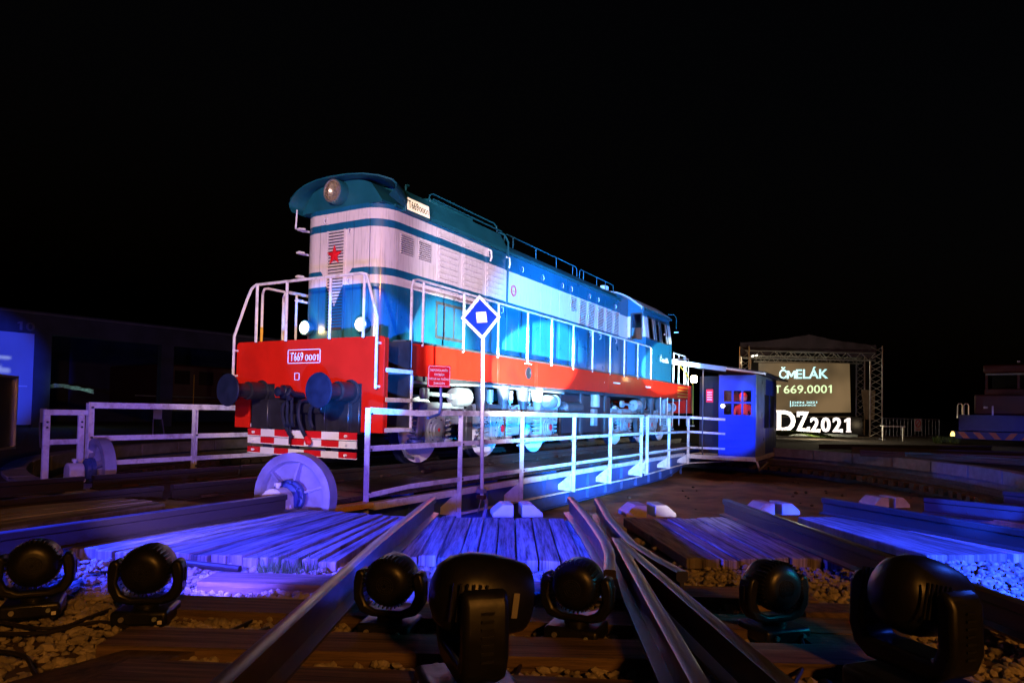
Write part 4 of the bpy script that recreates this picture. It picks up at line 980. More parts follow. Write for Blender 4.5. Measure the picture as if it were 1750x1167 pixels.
def cab_end(x, th, wins):
    # end wall cut into cells round the windows
    b = MB(); ys = sorted({-1.33, 1.33, *[v for w_ in wins for v in w_[:2]]}); zs_ = sorted({1.862, 3.84, *[v for w_ in wins for v in w_[2:]]})
    for i in range(len(ys)-1):
        for k in range(len(zs_)-1):
            yc, zc = (ys[i]+ys[i+1])/2, (zs_[k]+zs_[k+1])/2
            if any(w_[0] < yc < w_[1] and w_[2] < zc < w_[3] for w_ in wins): continue
            def lim(y, z):
                m = yw-.002 if z <= 3.03 else yw-.002-.07*(z-3.03)/.59 if z < 3.62 else yw-.002-.07-.03*(z-3.62)/.22
                return max(-m, min(m, y))
            q = [(x, lim(ys[i], zs_[k]), zs_[k]), (x, lim(ys[i+1], zs_[k]), zs_[k]), (x, lim(ys[i+1], zs_[k+1]), zs_[k+1]), (x, lim(ys[i], zs_[k+1]), zs_[k+1])]
            b.add(q+[(x+th, y, z) for _, y, z in q], [(0,1,2,3),(4,5,6,7),(0,1,5,4),(1,2,6,5),(2,3,7,6),(3,0,4,7)])
    b.build('cab_end', M_cab, L_, smooth=False)
    ap = [(-yw+.102, 3.842)]+arch+[(yw-.102, 3.842)]
    MB().prism([(y, z-.02) if 0 < i < len(ap)-1 else (y, z) for i, (y, z) in enumerate(ap)], 0, x, x+th).build('cab_end_arch', M_teal, L_, smooth=False)
    for y0, y1, z0, z1 in wins:
        f = MB(); xx = x-.008 if th > 0 else x+.008
        for p, q in (((xx, y0, z0), (xx, y1, z0)), ((xx, y1, z0), (xx, y1, z1)), ((xx, y1, z1), (xx, y0, z1)), ((xx, y0, z1), (xx, y0, z0))): f.bar(p, q, .03, .035, (1, 0, 0))
        wo_ = f.build('window', M_under, L_); MB().add([(x+th/2, y0, z0), (x+th/2, y1, z0), (x+th/2, y1, z1), (x+th/2, y0, z1)], [(0,1,2,3)]).build('pane', M_glass, wo_, smooth=False)
cab_end(11.96, .04, [(-1.22, -.90, 2.96, 3.70), (.90, 1.22, 2.96, 3.70)])
cab_end(14.50, -.04, [(-1.15, -.35, 2.96, 3.70), (.35, 1.15, 2.96, 3.70)])
rb = MB(); ap = [(-yw+.09, 3.842), (-yw+.095, 3.90)]+arch[1:-1]+[(yw-.095, 3.90), (yw-.09, 3.842)]; mm_ = len(ap)
for x in (11.90, 14.66): rb.v += [Vector((x, y, z)) for y, z in ap]+[Vector((x, y*.97, z-.04)) for y, z in ap]
for i in range(mm_-1):
    rb.f += [(i, i+1, 2*mm_+i+1, 2*mm_+i), (mm_+i, mm_+i+1, 3*mm_+i+1, 3*mm_+i), (i, i+1, mm_+i+1, mm_+i), (2*mm_+i, 2*mm_+i+1, 3*mm_+i+1, 3*mm_+i)]
rb.f += [(0, mm_, 3*mm_, 2*mm_), (mm_-1, 2*mm_-1, 4*mm_-1, 3*mm_-1)]
rb.build('cab_roof', mat('cab_roof_paint', (.50, .46, .46), .5, 0, .15, 2, .05), L_, ang=30)
MB().box(11.9, 14.6, -1.30, -1.262, 3.80, 3.86).build('cab_gutter', M_roof, L_)
MB().box(12.3, 14.2, -.5, .5, 2.0, 3.2).build('control_desk', M_under, L_, bev=.05)
MB().tube([(14.5, -1.2, 4.0), (14.62, -1.36, 4.0), (14.66, -1.42, 3.9), (14.66, -1.42, 3.55)], .015, 6).build('mirror_arm', M_roof, L_)
MB().box(14.62, 14.68, -1.5, -1.36, 3.42, 3.46).build('mirror', M_clean, L_)
text('name_lettering', 'Čmelák', (13.75, -1.334, 2.53), (1, 0, 0), (0, 0, 1), .9, .22, M_clean, L_, ex=.002, off=.01)
MB().prism([(13.13, 3.06), (13.26, 3.04), (13.30, 3.28), (13.20, 3.22)], 1, -1.24, -1.22).build('pennant', M_logred, L_)

# --- running gear
def bogie(xc, k):
    bg_ = MB().box(xc-2.75, xc+2.75, -1.02, -.94, .62, .98).build('bogie_frame', M_grey, L_, bev=.02)
    MB().box(xc-2.75, xc+2.75, .94, 1.02, .62, .98).build('bogie_frame', M_grey, L_, bev=.02)
    for dx in (-1.98, 0, 1.98):
        x = xc+dx; r = .54
        for s in (-1, 1):
            y = s*.765; wl = MB().lathe((x, y-s*.07, r), (0, s, 0), [(-.02, 0), (-.02, .575), (.015, .575), (.03, r+.002), (.135, r-.005), (.14, r-.01), (.14, .445), (.12, .43), (.10, .40), (.085, .2), (.13, .17), (.15, .13), (.15, 0)], 56).build('wheel', M_gear, L_, ang=25)
            MB().lathe((x, y+s*.0705, r), (0, s, 0), [(0, .452), (0, r-.012), (.005, r-.014), (.005, .452)], 56).build('tyre', M_clean, wl)
            ab = MB().prism([(x-.30, .86), (x-.26, .36), (x-.12, .30), (x+.12, .30), (x+.26, .36), (x+.30, .86)], 1, min(s*1.0, s*1.15), max(s*1.0, s*1.15)).build('axle_box', M_grey, L_, bev=.015)
            cv = MB().lathe((x, s*1.15, .545), (0, s, 0), [(0, .21), (.03, .21), (.035, .175), (.05, .17), (.055, .12), (.075, .11), (.08, 0)], 30).build('axle_cover', M_grey, ab)
            for j in range(8):
                a = R(45*j+10); MB().cyl((x+.19*math.cos(a), s*1.18, .545+.19*math.sin(a)), (x+.19*math.cos(a), s*1.195, .545+.19*math.sin(a)), .014, n=6).build('cover_bolt', M_under, ab)
            MB().lathe((x, s*1.231, .545), (0, s, 0), [(0, .07 if (dx > -1 or k) else .03), (.004, .06 if (dx > -1 or k) else .02), (.004, 0)], 16).build('axle_centre', M_logred, ab)
            for ex in (-.40, .40):
                pts = []
                for q in range(49): a = 2*math.pi*q/8; pts.append((x+ex+.085*math.cos(a), s*1.07+.085*math.sin(a), .40+.48*q/48))
                MB().tube(pts, .018, 5).build('coil_spring', M_grey, L_)
                MB().cyl((x+ex, s*1.07, .35), (x+ex, s*1.07, .40), .12, n=16).build('spring_seat', M_grey, L_)
            MB().prism([(x-.52, .32), (x+.52, .32), (x+.46, .26), (x-.46, .26)], 1, min(s*1.0, s*1.14), max(s*1.0, s*1.14)).build('equaliser', M_grey if dx < 0 else M_bars, L_, bev=.01)
    for dx in (-.99, .99):
        x = xc+dx
        MB().box(x-.10, x+.10, -1.16, -1.03, .20, .95).build('brake_hanger', M_under if dx < 0 else M_yellow, L_, bev=.02) if dx < 0 else MB().box(x-.07, x+.03, -1.16, -1.05, .25, .9).build('brake_hanger', M_brass if False else M_rust, L_, bev=.02)
        MB().tube([(x-.2, -1.10, .20), (x+.3, -1.10, .24)], .02, 6).build('brake_rod', M_grey, L_)
    # transom details
    MB().lathe((xc-1.62, -1.17, 1.08), (1, 0, 0), [(0, .05), (.08, .05), (.1, .14), (.16, .16), (.46, .16), (.50, .12), (.50, 0)], 24).build('brake_cylinder', M_grey, L_)
    MB().box(xc-2.35, xc-1.05, -1.14, -1.03, .86, .98).build('cylinder_bracket', M_grey, L_, bev=.02)
    MB().prism([(xc-1.16, .86), (xc-.98, .86), (xc-1.02, 1.22), (xc-1.16, 1.24)], 1, -1.14, -1.02).build('cylinder_bracket', M_grey, L_, bev=.01)
    MB().cyl((xc-2.22, -1.12, 1.11), (xc-1.6, -1.12, 1.10), .035, n=12).build('piston_rod', M_grey, L_)
    MB().box(xc-2.32, xc-2.16, -1.17, -1.07, 1.02, 1.2).build('rod_end', M_grey, L_, bev=.02)
    MB().prism([(xc-2.42, .95), (xc-2.28, .98), (xc-2.34, .50), (xc-2.38, .42), (xc-2.46, .42), (xc-2.50, .5)], 1, -1.19, -1.15).build('swing_link', M_grey, L_, bev=.015)
    for dx in (-.56, .24, 1.0, 1.62): MB().cyl((xc+dx, -1.08, 1.34), (xc+dx+.04, -1.08, .80), .135, .075, 18).build('sand_box', M_under if dx < 1.2 else M_grey, L_)
    for dx, rr in ((-.1, .07), (.65, .06), (1.32, .08)):
        MB().cyl((xc+dx, -1.0, 1.25), (xc+dx, -1.0, 1.02), rr, n=12).cyl((xc+dx, -1.0, 1.02), (xc+dx, -1.0, .8), .02, n=6).build('valve', M_grey, L_)
    MB().lathe((xc+1.95, -1.12, 1.08), (1, 0, 0), [(0, .12), (.04, .14), (.30, .14), (.36, .10), (.38, .15), (.42, .15), (.42, 0)], 20).build('brake_cylinder', M_grey, L_)
    MB().box(xc-.30, xc+.42, -1.10, -1.03, .60, .98).build('side_bearer', M_under, L_, bev=.02); MB().box(xc+.35, xc+.85, -1.12, -1.03, .40, .92).build('oil_box', M_grey, L_, bev=.03, seg=2)
    MB().tube([(xc+.5, -1.14, .92), (xc+.7, -1.16, .98), (xc+.76, -1.16, .85), (xc+.74, -1.15, .6)], .022, 6).build('pipe', M_grey, L_)
bogie(4.26, 0); bogie(12.95, 1)
MB().box(7.1, 10.1, -1.05, 1.05, .35, 1.3).build('fuel_tank', M_black, L_, bev=.05, seg=2)
MB().lathe((7.0, -1.1, .95), (1, 0, 0), [(0, 0), (.02, .1), (.06, .15), (.9, .15), (.94, .1), (.96, 0)], 20).build('air_tank', M_under, L_)
MB().box(8.72, 8.95, -1.16, -1.06, .55, .95).build('tank_gauge', M_grey, L_, bev=.01)
MB().cyl((8.85, -1.12, 1.0), (8.85, -1.12, 1.3), .12, n=16).build('filler', M_grey, L_)
for x in (8.1, 9.6): MB().box(x, x+.12, -1.09, -1.05, .35, 1.3).build('tank_strap', M_under, L_)
MB().tube([(1.3, -1.2, 1.28), (2.2, -1.2, 1.26), (3.6, -1.2, 1.30), (7.0, -1.15, 1.28)], .022, 6).build('air_pipe', M_grey, L_)
MB().tube([(1.35, -1.25, .35), (1.5, -1.2, .18), (1.8, -1.1, .12)], .03, 6).build('rail_guard', M_grey, L_)
# ================================================================== CONTROL HUT on the bridge's side platform
HX0, HX1, HY0, HY1 = 13.62, 17.3, -4.02, -2.2
hut = empty('control_hut', (13.6, -3.1, -.34), label='blue wooden control hut with a sloping roof on the turntable edge', cat='hut')
MB().box(13.50, HX1+.1, HY0-.05, HY1+.05, -.42, -.30).build('platform', M_white, hut, bev=.006)
MB().bar((13.4, -2.2, -.34), (17.0, -2.2, -.34), .1, .1).build('platform_beam', M_white, hut)
def pane_wall(x, y0, y1, z0, z1, nx, nz, fr=.05):
    f = MB(); w_ = (y1-y0); 
    for i in range(nx+1): y = y0+w_*i/nx; f.box(x-.03, x+.0, y-fr/2, y+fr/2, z0-fr/2, z1+fr/2)
    for k in range(nz+1): z = z0+(z1-z0)*k/nz; f.box(x-.027, x-.002, y0, y1, z-fr/2, z+fr/2)
    o = f.build('window', M_hut, hut)
    for i in range(nx):
        for k in range(nz):
            MB().add([(x-.012, y0+w_*i/nx, z0+(z1-z0)*k/nz), (x-.012, y0+w_*(i+1)/nx, z0+(z1-z0)*k/nz), (x-.012, y0+w_*(i+1)/nx, z0+(z1-z0)*(k+1)/nz), (x-.012, y0+w_*i/nx, z0+(z1-z0)*(k+1)/nz)], [(0,1,2,3)]).build('pane', M_glass, o, smooth=False)
WY0, WY1, WZ0, WZ1 = -3.93, -3.12, .86, 1.60
yl = -3.0                                               # the glazed wall starts here; to its left is the dark open porch
for y0, y1, z0, z1, nm in ((HY0, yl, -.30, WZ0-.02, 'boarded_wall'), (HY0, yl, WZ1+.02, 2.02, 'wall_head'), (HY0, WY0-.02, WZ0-.02, WZ1+.02, 'corner_stile'), (WY1+.02, yl, WZ0-.02, WZ1+.02, 'corner_stile')):
    MB().box(13.62, 13.66, y0, y1, z0, z1).build(nm, M_hut, hut)
for k in range(5): MB().box(13.61, 13.6195, HY0+.03, yl-.03, -.28+.22*k, -.28+.22*k+.214).build('board', M_hut, hut, bev=.003)
pane_wall(13.62, WY0, WY1, WZ0, WZ1, 3, 2)
MB().box(13.66, HX1, HY0, HY0+.04, -.30, 2.05).build('side_wall', M_hutw, hut)
for i in range(7): MB().box(13.68+.52*i, 13.68+.52*i+.5, HY0-.012, HY0-.001, -.28, 1.98).build('sheet_panel', M_hutw if i < 3 else M_hut, hut, bev=.005)
for xa in (15.0, 16.0): MB().box(xa, xa+.7, HY0-.03, HY0-.013, .5, 1.5).build('side_window', M_dark, hut, bev=.005)
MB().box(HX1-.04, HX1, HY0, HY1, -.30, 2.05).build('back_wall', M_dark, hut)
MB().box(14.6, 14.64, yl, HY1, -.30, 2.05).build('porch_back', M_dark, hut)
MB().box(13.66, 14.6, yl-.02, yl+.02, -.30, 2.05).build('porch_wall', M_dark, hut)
rp_ = [(13.15, -1.75, 2.42), (13.15, -4.35, 2.03), (17.6, -4.35, 2.0), (17.6, -1.75, 2.36)]
rf = MB().add(rp_+[(x, y, z+.05) for x, y, z in rp_], [(0,1,2,3),(4,5,6,7),(0,1,5,4),(1,2,6,5),(2,3,7,6),(3,0,4,7)]).build('roof', M_under, hut)
MB().bar((13.14, -1.75, 2.39), (13.14, -3.3, 2.16), .03, .13).build('fascia', M_hutw, hut)
MB().bar((13.13, -3.3, 2.18), (13.13, -4.37, 2.02), .03, .05).build('fascia', M_clean, hut)
lm = MB().box(13.30, 13.42, -2.42, -2.26, 1.80, 2.0).build('porch_lamp', M_lampw, hut, bev=.02)
lamp('POINT', 'porch_lamp_light', (13.1, -2.34, 1.9), None, (1, .55, .2), 25, shadow_soft_size=.08)
board(hut, (13.56, -2.75, 1.42), Vector((0, -1, 0)), .20, .38, .01, M_logred, 'notice')
for k in range(4): MB().box(13.545, 13.549, -2.82, -2.68, 1.30+.07*k, 1.32+.07*k).build('notice_line', M_clean, hut)
MB().box(13.5, 13.54, -2.58, -2.55, -.3, 2.2).build('porch_post', M_under, hut)
MB().lathe((13.58, -3.13, 1.13), (-1, 0, 0), [(0, .045), (.05, .05), (.06, .03), (.06, 0)], 16).build('side_lamp', lit('white_lamp', (.9, .95, 1), 12), hut)
MB().tube([(14.0, -4.0, -.42), (14.0, -4.05, -.60), (14.4, -4.0, -.72), (16.5, -3.9, -.62)], .03, 6).build('conduit', M_white, hut)
# operator standing inside
pe = empty('person', (14.5, -3.52, -.30), label='person in a red jacket standing behind the windows of the blue hut', cat='person')
def skin_body(name, m, parent, joints, edges, root=0, sub=2):
    me = bpy.data.meshes.new(name); me.from_pydata([j[0] for j in joints], edges, []); me.materials.append(m)
    o = bpy.data.objects.new(name, me); C.objects.link(o); o.parent = parent; BASE[o] = Vector((0, 0, 0))
    s = o.modifiers.new('skin', 'SKIN'); s.use_smooth_shade = True
    sv = me.skin_vertices[0].data if me.skin_vertices else None
    if sv is None:
        bm = bmesh.new(); bm.from_mesh(me); bm.verts.layers.skin.verify(); bm.to_mesh(me); bm.free(); sv = me.skin_vertices[0].data
    for i, j in enumerate(joints):
        r = j[1]; sv[i].radius = (r, r) if isinstance(r, (int, float)) else r; sv[i].use_root = (i == root)
    ss = o.modifiers.new('sub', 'SUBSURF'); ss.levels = sub; ss.render_levels = sub
    return o
J = [((0,0,.92), .15), ((0,0,1.15), .14), ((-.02,0,1.38), .17), ((-.04,0,1.50), .07), ((-.06,0,1.62), .095), ((-.06,0,1.70), .09),
     ((-.02,.20,1.40), .07), ((-.10,.26,1.15), .05), ((-.30,.22,1.05), .04), ((-.02,-.20,1.40), .07), ((-.08,-.27,1.15), .05), ((-.30,-.24,1.02), .04),
     ((0,.10,.85), .10), ((0,.11,.48), .07), ((0,.12,.08), .05), ((-.12,.13,.04), .045), ((0,-.10,.85), .10), ((0,-.11,.48), .07), ((0,-.12,.08), .05), ((-.12,-.13,.04), .045)]
Eg = [(0,1),(1,2),(2,3),(3,4),(4,5),(2,6),(6,7),(7,8),(2,9),(9,10),(10,11),(0,12),(12,13),(13,14),(14,15),(0,16),(16,17),(17,18),(18,19)]
skin_body('body', M_orange, pe, J, Eg)
MB().lathe(Vector((14.44, -3.52, 1.27)), (0, 0, 1), [(0, .05), (.04, .10), (.12, .112), (.20, .10), (.25, .06), (.27, 0)], 18).build('head', M_skin, pe)
MB().lathe(Vector((14.45, -3.52, 1.42)), (0, 0, 1), [(0, .118), (.06, .118), (.12, .07), (.14, 0)], 18).build('cap', M_orange, pe)
lamp('POINT', 'hut_lamp', (13.95, -3.3, 1.75), None, (1, .10, .06), 30, shadow_soft_size=.06)

# ================================================================== STAGE with canopy, screen and lit letters
D0 = 38
def sp(u, v, dd=0): return at(u, v, d=D0+dd)
stage = empty('stage', sp(1383, 747), label='covered event stage with truss towers and a dark fabric canopy', cat='stage')
def truss(p, q, w_, par, n=10, m=M_alu):
    p, q = Vector(p), Vector(q); d = (q-p).normalized(); a = d.cross(Vector((0, 1, 0))).normalized() if abs(d.y) < .9 else d.cross(Vector((0, 0, 1))).normalized(); b_ = d.cross(a)
    t = MB(); cs = [(a*i+b_*j)*w_/2 for i, j in ((1, 1), (1, -1), (-1, -1), (-1, 1))]
    for c_ in cs: t.cyl(p+c_, q+c_, .035, n=6)
    o = t.build('truss_tower', m, par); t = MB()
    for k in range(n):
        for i in range(4):
            c0_, c1_ = (cs[i], cs[(i+1) % 4]) if k % 2 else (cs[(i+1) % 4], cs[i]); t.cyl(p+c0_+(q-p)*k/n, p+c1_+(q-p)*(k+1)/n, .018, n=5)
    t.build('truss_brace', m, o)
for u0, u1, dd, w_ in ((1272, 1272, 0, .5), (1497, 1488, 0, .6), (1470, 1478, 4, .45)): 
    tp = sp(u1 if u1 != u0 else u0, 592, dd); bt = sp(u0, 746, dd)
    truss((bt.x, bt.y, bt.z), (bt.x, bt.y, tp.z), w_, stage, 14)
a, c_ = sp(1272, 598), sp(1493, 598); truss((a.x, a.y, a.z-.25), (c_.x, c_.y, a.z-.25), .4, stage, 18)
a, c_ = sp(1290, 613, 4), sp(1470, 613, 4); truss((a.x, a.y, a.z), (c_.x, c_.y, a.z), .35, stage, 16)
# canopy cloth, a sagging sheet over the frame with a fringe
cb = MB(); nx_, ny_ = 40, 10
def cano(i, j):
    s, t = i/nx_, j/ny_; u = 1265+(1498-1265)*s; p = sp(u, 586, 5.5*t)
    z0 = sp(1383, 587).z; rise = .62*max(0, 1-abs(s-.5)*2)**1.6*max(0, 1-abs(t-.12)*1.6)
    return Vector((p.x, p.y, z0+rise+.05*noise.noise(Vector((s*14, t*5, 1)))))
for j in range(ny_+1):
    for i in range(nx_+1): cb.v.append(cano(i, j))
for j in range(ny_):
    for i in range(nx_): cb.f.append((j*(nx_+1)+i, j*(nx_+1)+i+1, (j+1)*(nx_+1)+i+1, (j+1)*(nx_+1)+i))
k0 = len(cb.v)
for i in range(nx_+1):
    v = cano(i, 0); s = i/nx_; cb.v += [v, v-Vector((0, 0, .32))+(FW*.03*math.sin(s*90)), v-Vector((0, 0, .78+.05*math.sin(s*40)))+(FW*.06*math.sin(s*70+1))]
for i in range(nx_):
    for q in (0, 1): cb.f.append((k0+i*3+q, k0+(i+1)*3+q, k0+(i+1)*3+q+1, k0+i*3+q+1))
cb.build('canopy', M_fabric, stage, ang=60)
a, b_ = sp(1290, 745, 5), sp(1500, 745, 5)
bk = MB(); q = [sp(1285, 745, 6), sp(1490, 745, 6), sp(1490, 600, 6), sp(1285, 600, 6)]; bk.add(q+[v+FW*.05 for v in q], [(0,1,2,3),(4,5,6,7),(0,1,5,4),(1,2,6,5),(2,3,7,6),(3,0,4,7)]).build('back_cloth', M_dark, stage)
q = [sp(1300, 713, 1), sp(1474, 713, 1)]; MB().add([q[0], q[1], q[1]+FW*4.5, q[0]+FW*4.5]+[Vector((v.x, v.y, -.1)) for v in (q[0], q[1], q[1]+FW*4.5, q[0]+FW*4.5)], [(0,1,2,3),(4,5,6,7),(0,1,5,4),(1,2,6,5),(2,3,7,6),(3,0,4,7)]).build('stage_floor', M_black, stage)
q = [sp(1472, 665, 3.2), sp(1496, 668, 3.2), sp(1494, 718, 3.2), sp(1478, 716, 3.2)]; MB().add(q+[v+FW*.03 for v in q], [(0,1,2,3),(4,5,6,7),(0,1,5,4),(1,2,6,5),(2,3,7,6),(3,0,4,7)]).build('side_banner', mat('banner', (.35, .26, .16), .8), stage)
# screen
scr = empty('screen', sp(1378, 705, 3), label='large brown LED screen under the stage canopy with bright lettering', cat='screen')
q = [sp(1299, 706, 3), sp(1454, 704.5, 3), sp(1452, 621, 3), sp(1297, 620, 3)]
BASE[scr] = Vector(scr.location)
MB().add(q+[v+FW*.12 for v in q], [(0,1,2,3),(4,5,6,7),(0,1,5,4),(1,2,6,5),(2,3,7,6),(3,0,4,7)]).build('panel', M_screen, scr, smooth=False)
srt = (q[1]-q[0]).normalized(); sup = (q[3]-q[0]).normalized()
mpp = 41/F_PX
def stext(nm, s, u, v, w_, h_, m, off=.006): text(nm, s, sp(u, v, 3)-FW*.03, srt, Vector((0, 0, 1)), w_*mpp, h_*mpp, m, scr, ex=.01, off=off)
stext('lettering', 'Č', 1338, 637.2, 13.5, 20, M_scr_cy, .02); stext('lettering', 'ELÁK', 1387.5, 636.8, 55, 20, M_scr_cy, .02)
mm2 = MB(); mc = sp(1352, 640.2, 3)-FW*.03; mp_2 = [(0, 0), (0, 1), (.24, 1), (.5, .5), (.76, 1), (1, 1), (1, 0), (.79, 0), (.79, .62), (.56, .2), (.44, .2), (.21, .62), (.21, 0)]
mv = [mc+srt*((x-.5)*15.5*mpp)+Vector((0, 0, (y-.5)*13.6*mpp)) for x, y in mp_2]; mn = len(mv)
mm2.add(mv+[v-FW*.01 for v in mv], [(i, (i+1) % mn, mn+(i+1) % mn, mn+i) for i in range(mn)]+[tuple(range(mn)), tuple(range(mn, 2*mn))]).build('lettering', M_scr_cy, scr, smooth=False)
stext('lettering', 'T', 1329, 665, 10, 13, M_scr_gr, .02); stext('lettering', '669.0001', 1380, 665, 82, 14, M_scr_gr)
stext('small_lettering', 'DEN 2021', 1375, 687.5, 42, 3.4, M_scr_cy, .01); stext('small_lettering', 'ŽELEZNICE', 1373, 692, 42, 3.4, M_scr_cy, .01)
for (u, v, w_, h_) in ((1350.5, 690, 1.2, 10),): stext('small_lettering', 'I', u, v, w_, h_, M_scr_cy, .0)
# lit letters on a plinth
D1 = 34; mp1 = D1/F_PX
pl = empty('letter_plinth', at(1395, 742, d=D1), label='long low dark plinth carrying the lit white letters', cat='plinth')
q = [at(1300, 743, d=D1-.3), at(1466, 739, d=D1-.3), at(1466, 739, d=D1+.7), at(1300, 743, d=D1+.7)]
MB().add([Vector((v.x, v.y, -.1)) for v in q]+[Vector((v.x, v.y, .02)) for v in q], [(0,1,2,3),(4,5,6,7),(0,1,5,4),(1,2,6,5),(2,3,7,6),(3,0,4,7)]).build('top', M_grey, pl, bev=.01)
fr2 = Vector(rt); fr2.z = 0; fr2.normalize()
def serifs(o, s, u, v0, v1, w_):
    BASE[o] = Vector((0, 0, 0)); H_ = (v1-v0)*mp1; W2 = w_*mp1; c = at(u, (v0+v1)/2, d=D1)
    S_ = {'D': [(-.5, .46, .22), (-.5, -.46, .22)], 'Z': [(-.42, .36, .12), (.42, -.36, .12)], '1': [(.05, -.47, .62)], '2': [(.42, -.40, .12)], '0': []}[s]
    for x, y, w3 in S_:
        p = c+fr2*x*W2+Vector((0, 0, y*H_))-FW*.053; MB().bar(p-fr2*w3*W2/2*1.3, p+fr2*w3*W2/2*1.3, .11, .075*H_ if w3 != .12 else .24*H_).build('serif', M_letter, o)
def letter(s, u, v0, v1, w_, lab):
    b_ = at(u, v1, d=D1); o = text('lit_letter', s, at(u, (v0+v1)/2, d=D1), fr2, (0, 0, 1), w_*mp1, (v1-v0)*mp1, M_letter, None, ex=-.1, off=.02)
    serifs(o, s, u, v0, v1, w_); tag(o, lab, 'letter', 'lit white letters and digits in front of the stage')
letter('D', 1344, 701, 737, 31, 'big lit white letter D beside the blue hut')
letter('Z', 1372, 703, 738, 21, 'big lit white letter Z right of the D')
letter('2', 1393, 713, 738, 14.5, 'smaller lit digit 2 right after the letter Z')
letter('0', 1412, 713, 738, 15.5, 'smaller lit digit 0 between the two lit twos')
letter('2', 1431.5, 713, 738, 14.5, 'smaller lit digit 2 between the 0 and the 1')
letter('1', 1449, 714, 738, 9, 'smaller lit digit 1 at the right end')
# grass mound in front, flood lamps, barrier, bench
vs, fs = [], []
random.seed(9)
for _ in range(5200):
    u = random.uniform(1320, 1405); p = at(u, 747, z=-.1); cx_ = (u-1355)/50; p = p+FW*Vector((0, 0, 0)).x; p = Vector(p)+Vector((FW.x, FW.y, 0))*random.uniform(-1.5, 1.5); hh = .25*max(0, 1-cx_*cx_); h = random.uniform(.04, .1)
    a = random.uniform(0, 6.3); d = Vector((math.cos(a), math.sin(a), 0)); s_ = Vector((-d.y, d.x, 0))*.02; q0 = Vector((p.x, p.y, -.12+hh)); k = len(vs)
    vs += [tuple(q0-s_), tuple(q0+s_), tuple(q0+d*.05+Vector((0, 0, h)))]; fs.append((k, k+1, k+2))
me = bpy.data.meshes.new('grass_bank'); me.from_pydata(vs, [], fs); me.materials.append(M_grass); o = bpy.data.objects.new('grass_bank', me); C.objects.link(o)
tag(o, 'low bank of lit yellow green grass in front of the lit letters', 'grass', kind='stuff')
for k, (u, v, s_, lab) in enumerate(((1283, 604, 1.0, 'bright flood lamp hanging in the left top corner of the stage'),)):
    c = sp(u, v, .5); fl = empty('flood_lamp', c, label=lab, cat='lamp')
    MB().lathe(c, -FW+Vector((0, 0, -.3)), [(0, .1*s_), (.1, .2*s_), (.2, .22*s_), (.21, 0)], 14).build('housing', M_plastic, fl)
    MB().lathe(c+(-FW+Vector((0, 0, -.3))).normalized()*.215, -FW+Vector((0, 0, -.3)), [(0, .16*s_), (.03, .12*s_), (.03, 0)], 14).build('lens', M_floodl, fl)
    for dx in (-.3*s_, .3*s_) if s_ > .5 else (): MB().lathe(c+fr2*dx+Vector((0, 0, -.05)), -FW+Vector((0, 0, -.2)), [(0, .1*s_), (.02, .1*s_), (.02, 0)], 10).build('side_lens', M_floodl, fl)
lamp('POINT', 'stage_flood', sp(1300, 612, 1.5), None, (1, .85, .6), 160, shadow_soft_size=.2)
lamp('POINT', 'stage_flood', sp(1478, 726, .5), None, (1, .75, .45), 5, shadow_soft_size=.2)
lamp('POINT', 'letter_glow', at(1390, 728, d=D1-1.2), None, (1, .85, .55), 230, shadow_soft_size=.4)
def barrier(u0, v0, u1, v1, zt, dd, lab, sgn=True):
    p, q = at(u0, v0, d=dd), at(u1, v1, d=dd+1.5); p.z = q.z = -.15; b_ = empty('crowd_barrier', p, label=lab, cat='barrier')
    up_ = Vector((0, 0, 1)); H = zt; MB().tube([p+up_*.1, p+up_*H, q+up_*H, q+up_*.1], .028, 6).build('frame', M_shed2, b_)
    MB().tube([p+up_*.15, q+up_*.15], .02, 6).build('bottom_rail', M_shed2, b_)
    n_ = 16
    for i in range(1, n_): c = p.lerp(q, i/n_); MB().cyl(c+up_*.15, c+up_*H, .012, n=5).build('bar', M_shed2, b_)
    for c in (p, q): MB().bar(c+FW*-.3, c+FW*.3, .05, .04).build('foot', M_shed2, b_)
    return p, q
p, q = barrier(1508, 741, 1605, 739, 1.02, 33, 'steel crowd barrier with a white no entry notice, right of the stage')
ns_ = empty('notice', at(1567, 735, d=33), label='white notice with a red crossed circle hung on the crowd barrier', cat='notice')
c = p.lerp(q, .60)+Vector((0, 0, .72))-FW*.06; rv2 = (q-p).normalized()
board(ns_, c, rv2, .5, .62, .012, M_clean, 'sheet')
nv2 = rv2.cross(Vector((0, 0, 1))); MB().lathe(c+nv2*.014+Vector((0, 0, .08)), nv2, [(0, .2), (.003, .2), (.003, .155), (0, .155)], 24).build('ring', M_logred, ns_)
MB().bar(c+nv2*.016+Vector((0, 0, .08))+rv2*.12+Vector((0, 0, .12)), c+nv2*.016+Vector((0, 0, .08))-rv2*.12-Vector((0, 0, .12)), .005, .04, rv2.lerp(Vector((0, 0, -1)), .5)).build('slash', M_logred, ns_)
for k in range(2): MB().bar(c+nv2*.015-rv2*.17+Vector((0, 0, -.2-.05*k)), c+nv2*.015+rv2*.17+Vector((0, 0, -.2-.05*k)), .004, .02).build('text_line', M_logred, ns_)
bn = empty('bench', at(1525, 745, d=31), label='low metal bench with a pale top beside the crowd barrier', cat='bench')
p, q = at(1507, 728, d=31), at(1545, 729, d=31); MB().bar(p, q, .3, .06).build('seat', M_clean, bn, bev=.01)
for c in (p.lerp(q, .05), p.lerp(q, .95)): MB().bar(c, Vector((c.x, c.y, -.15)), .05, .05, FW).build('leg', M_alu, bn)
lamp('POINT', 'bench_light', at(1500, 722, d=30.3), None, (1, .8, .5), 3, shadow_soft_size=.1)

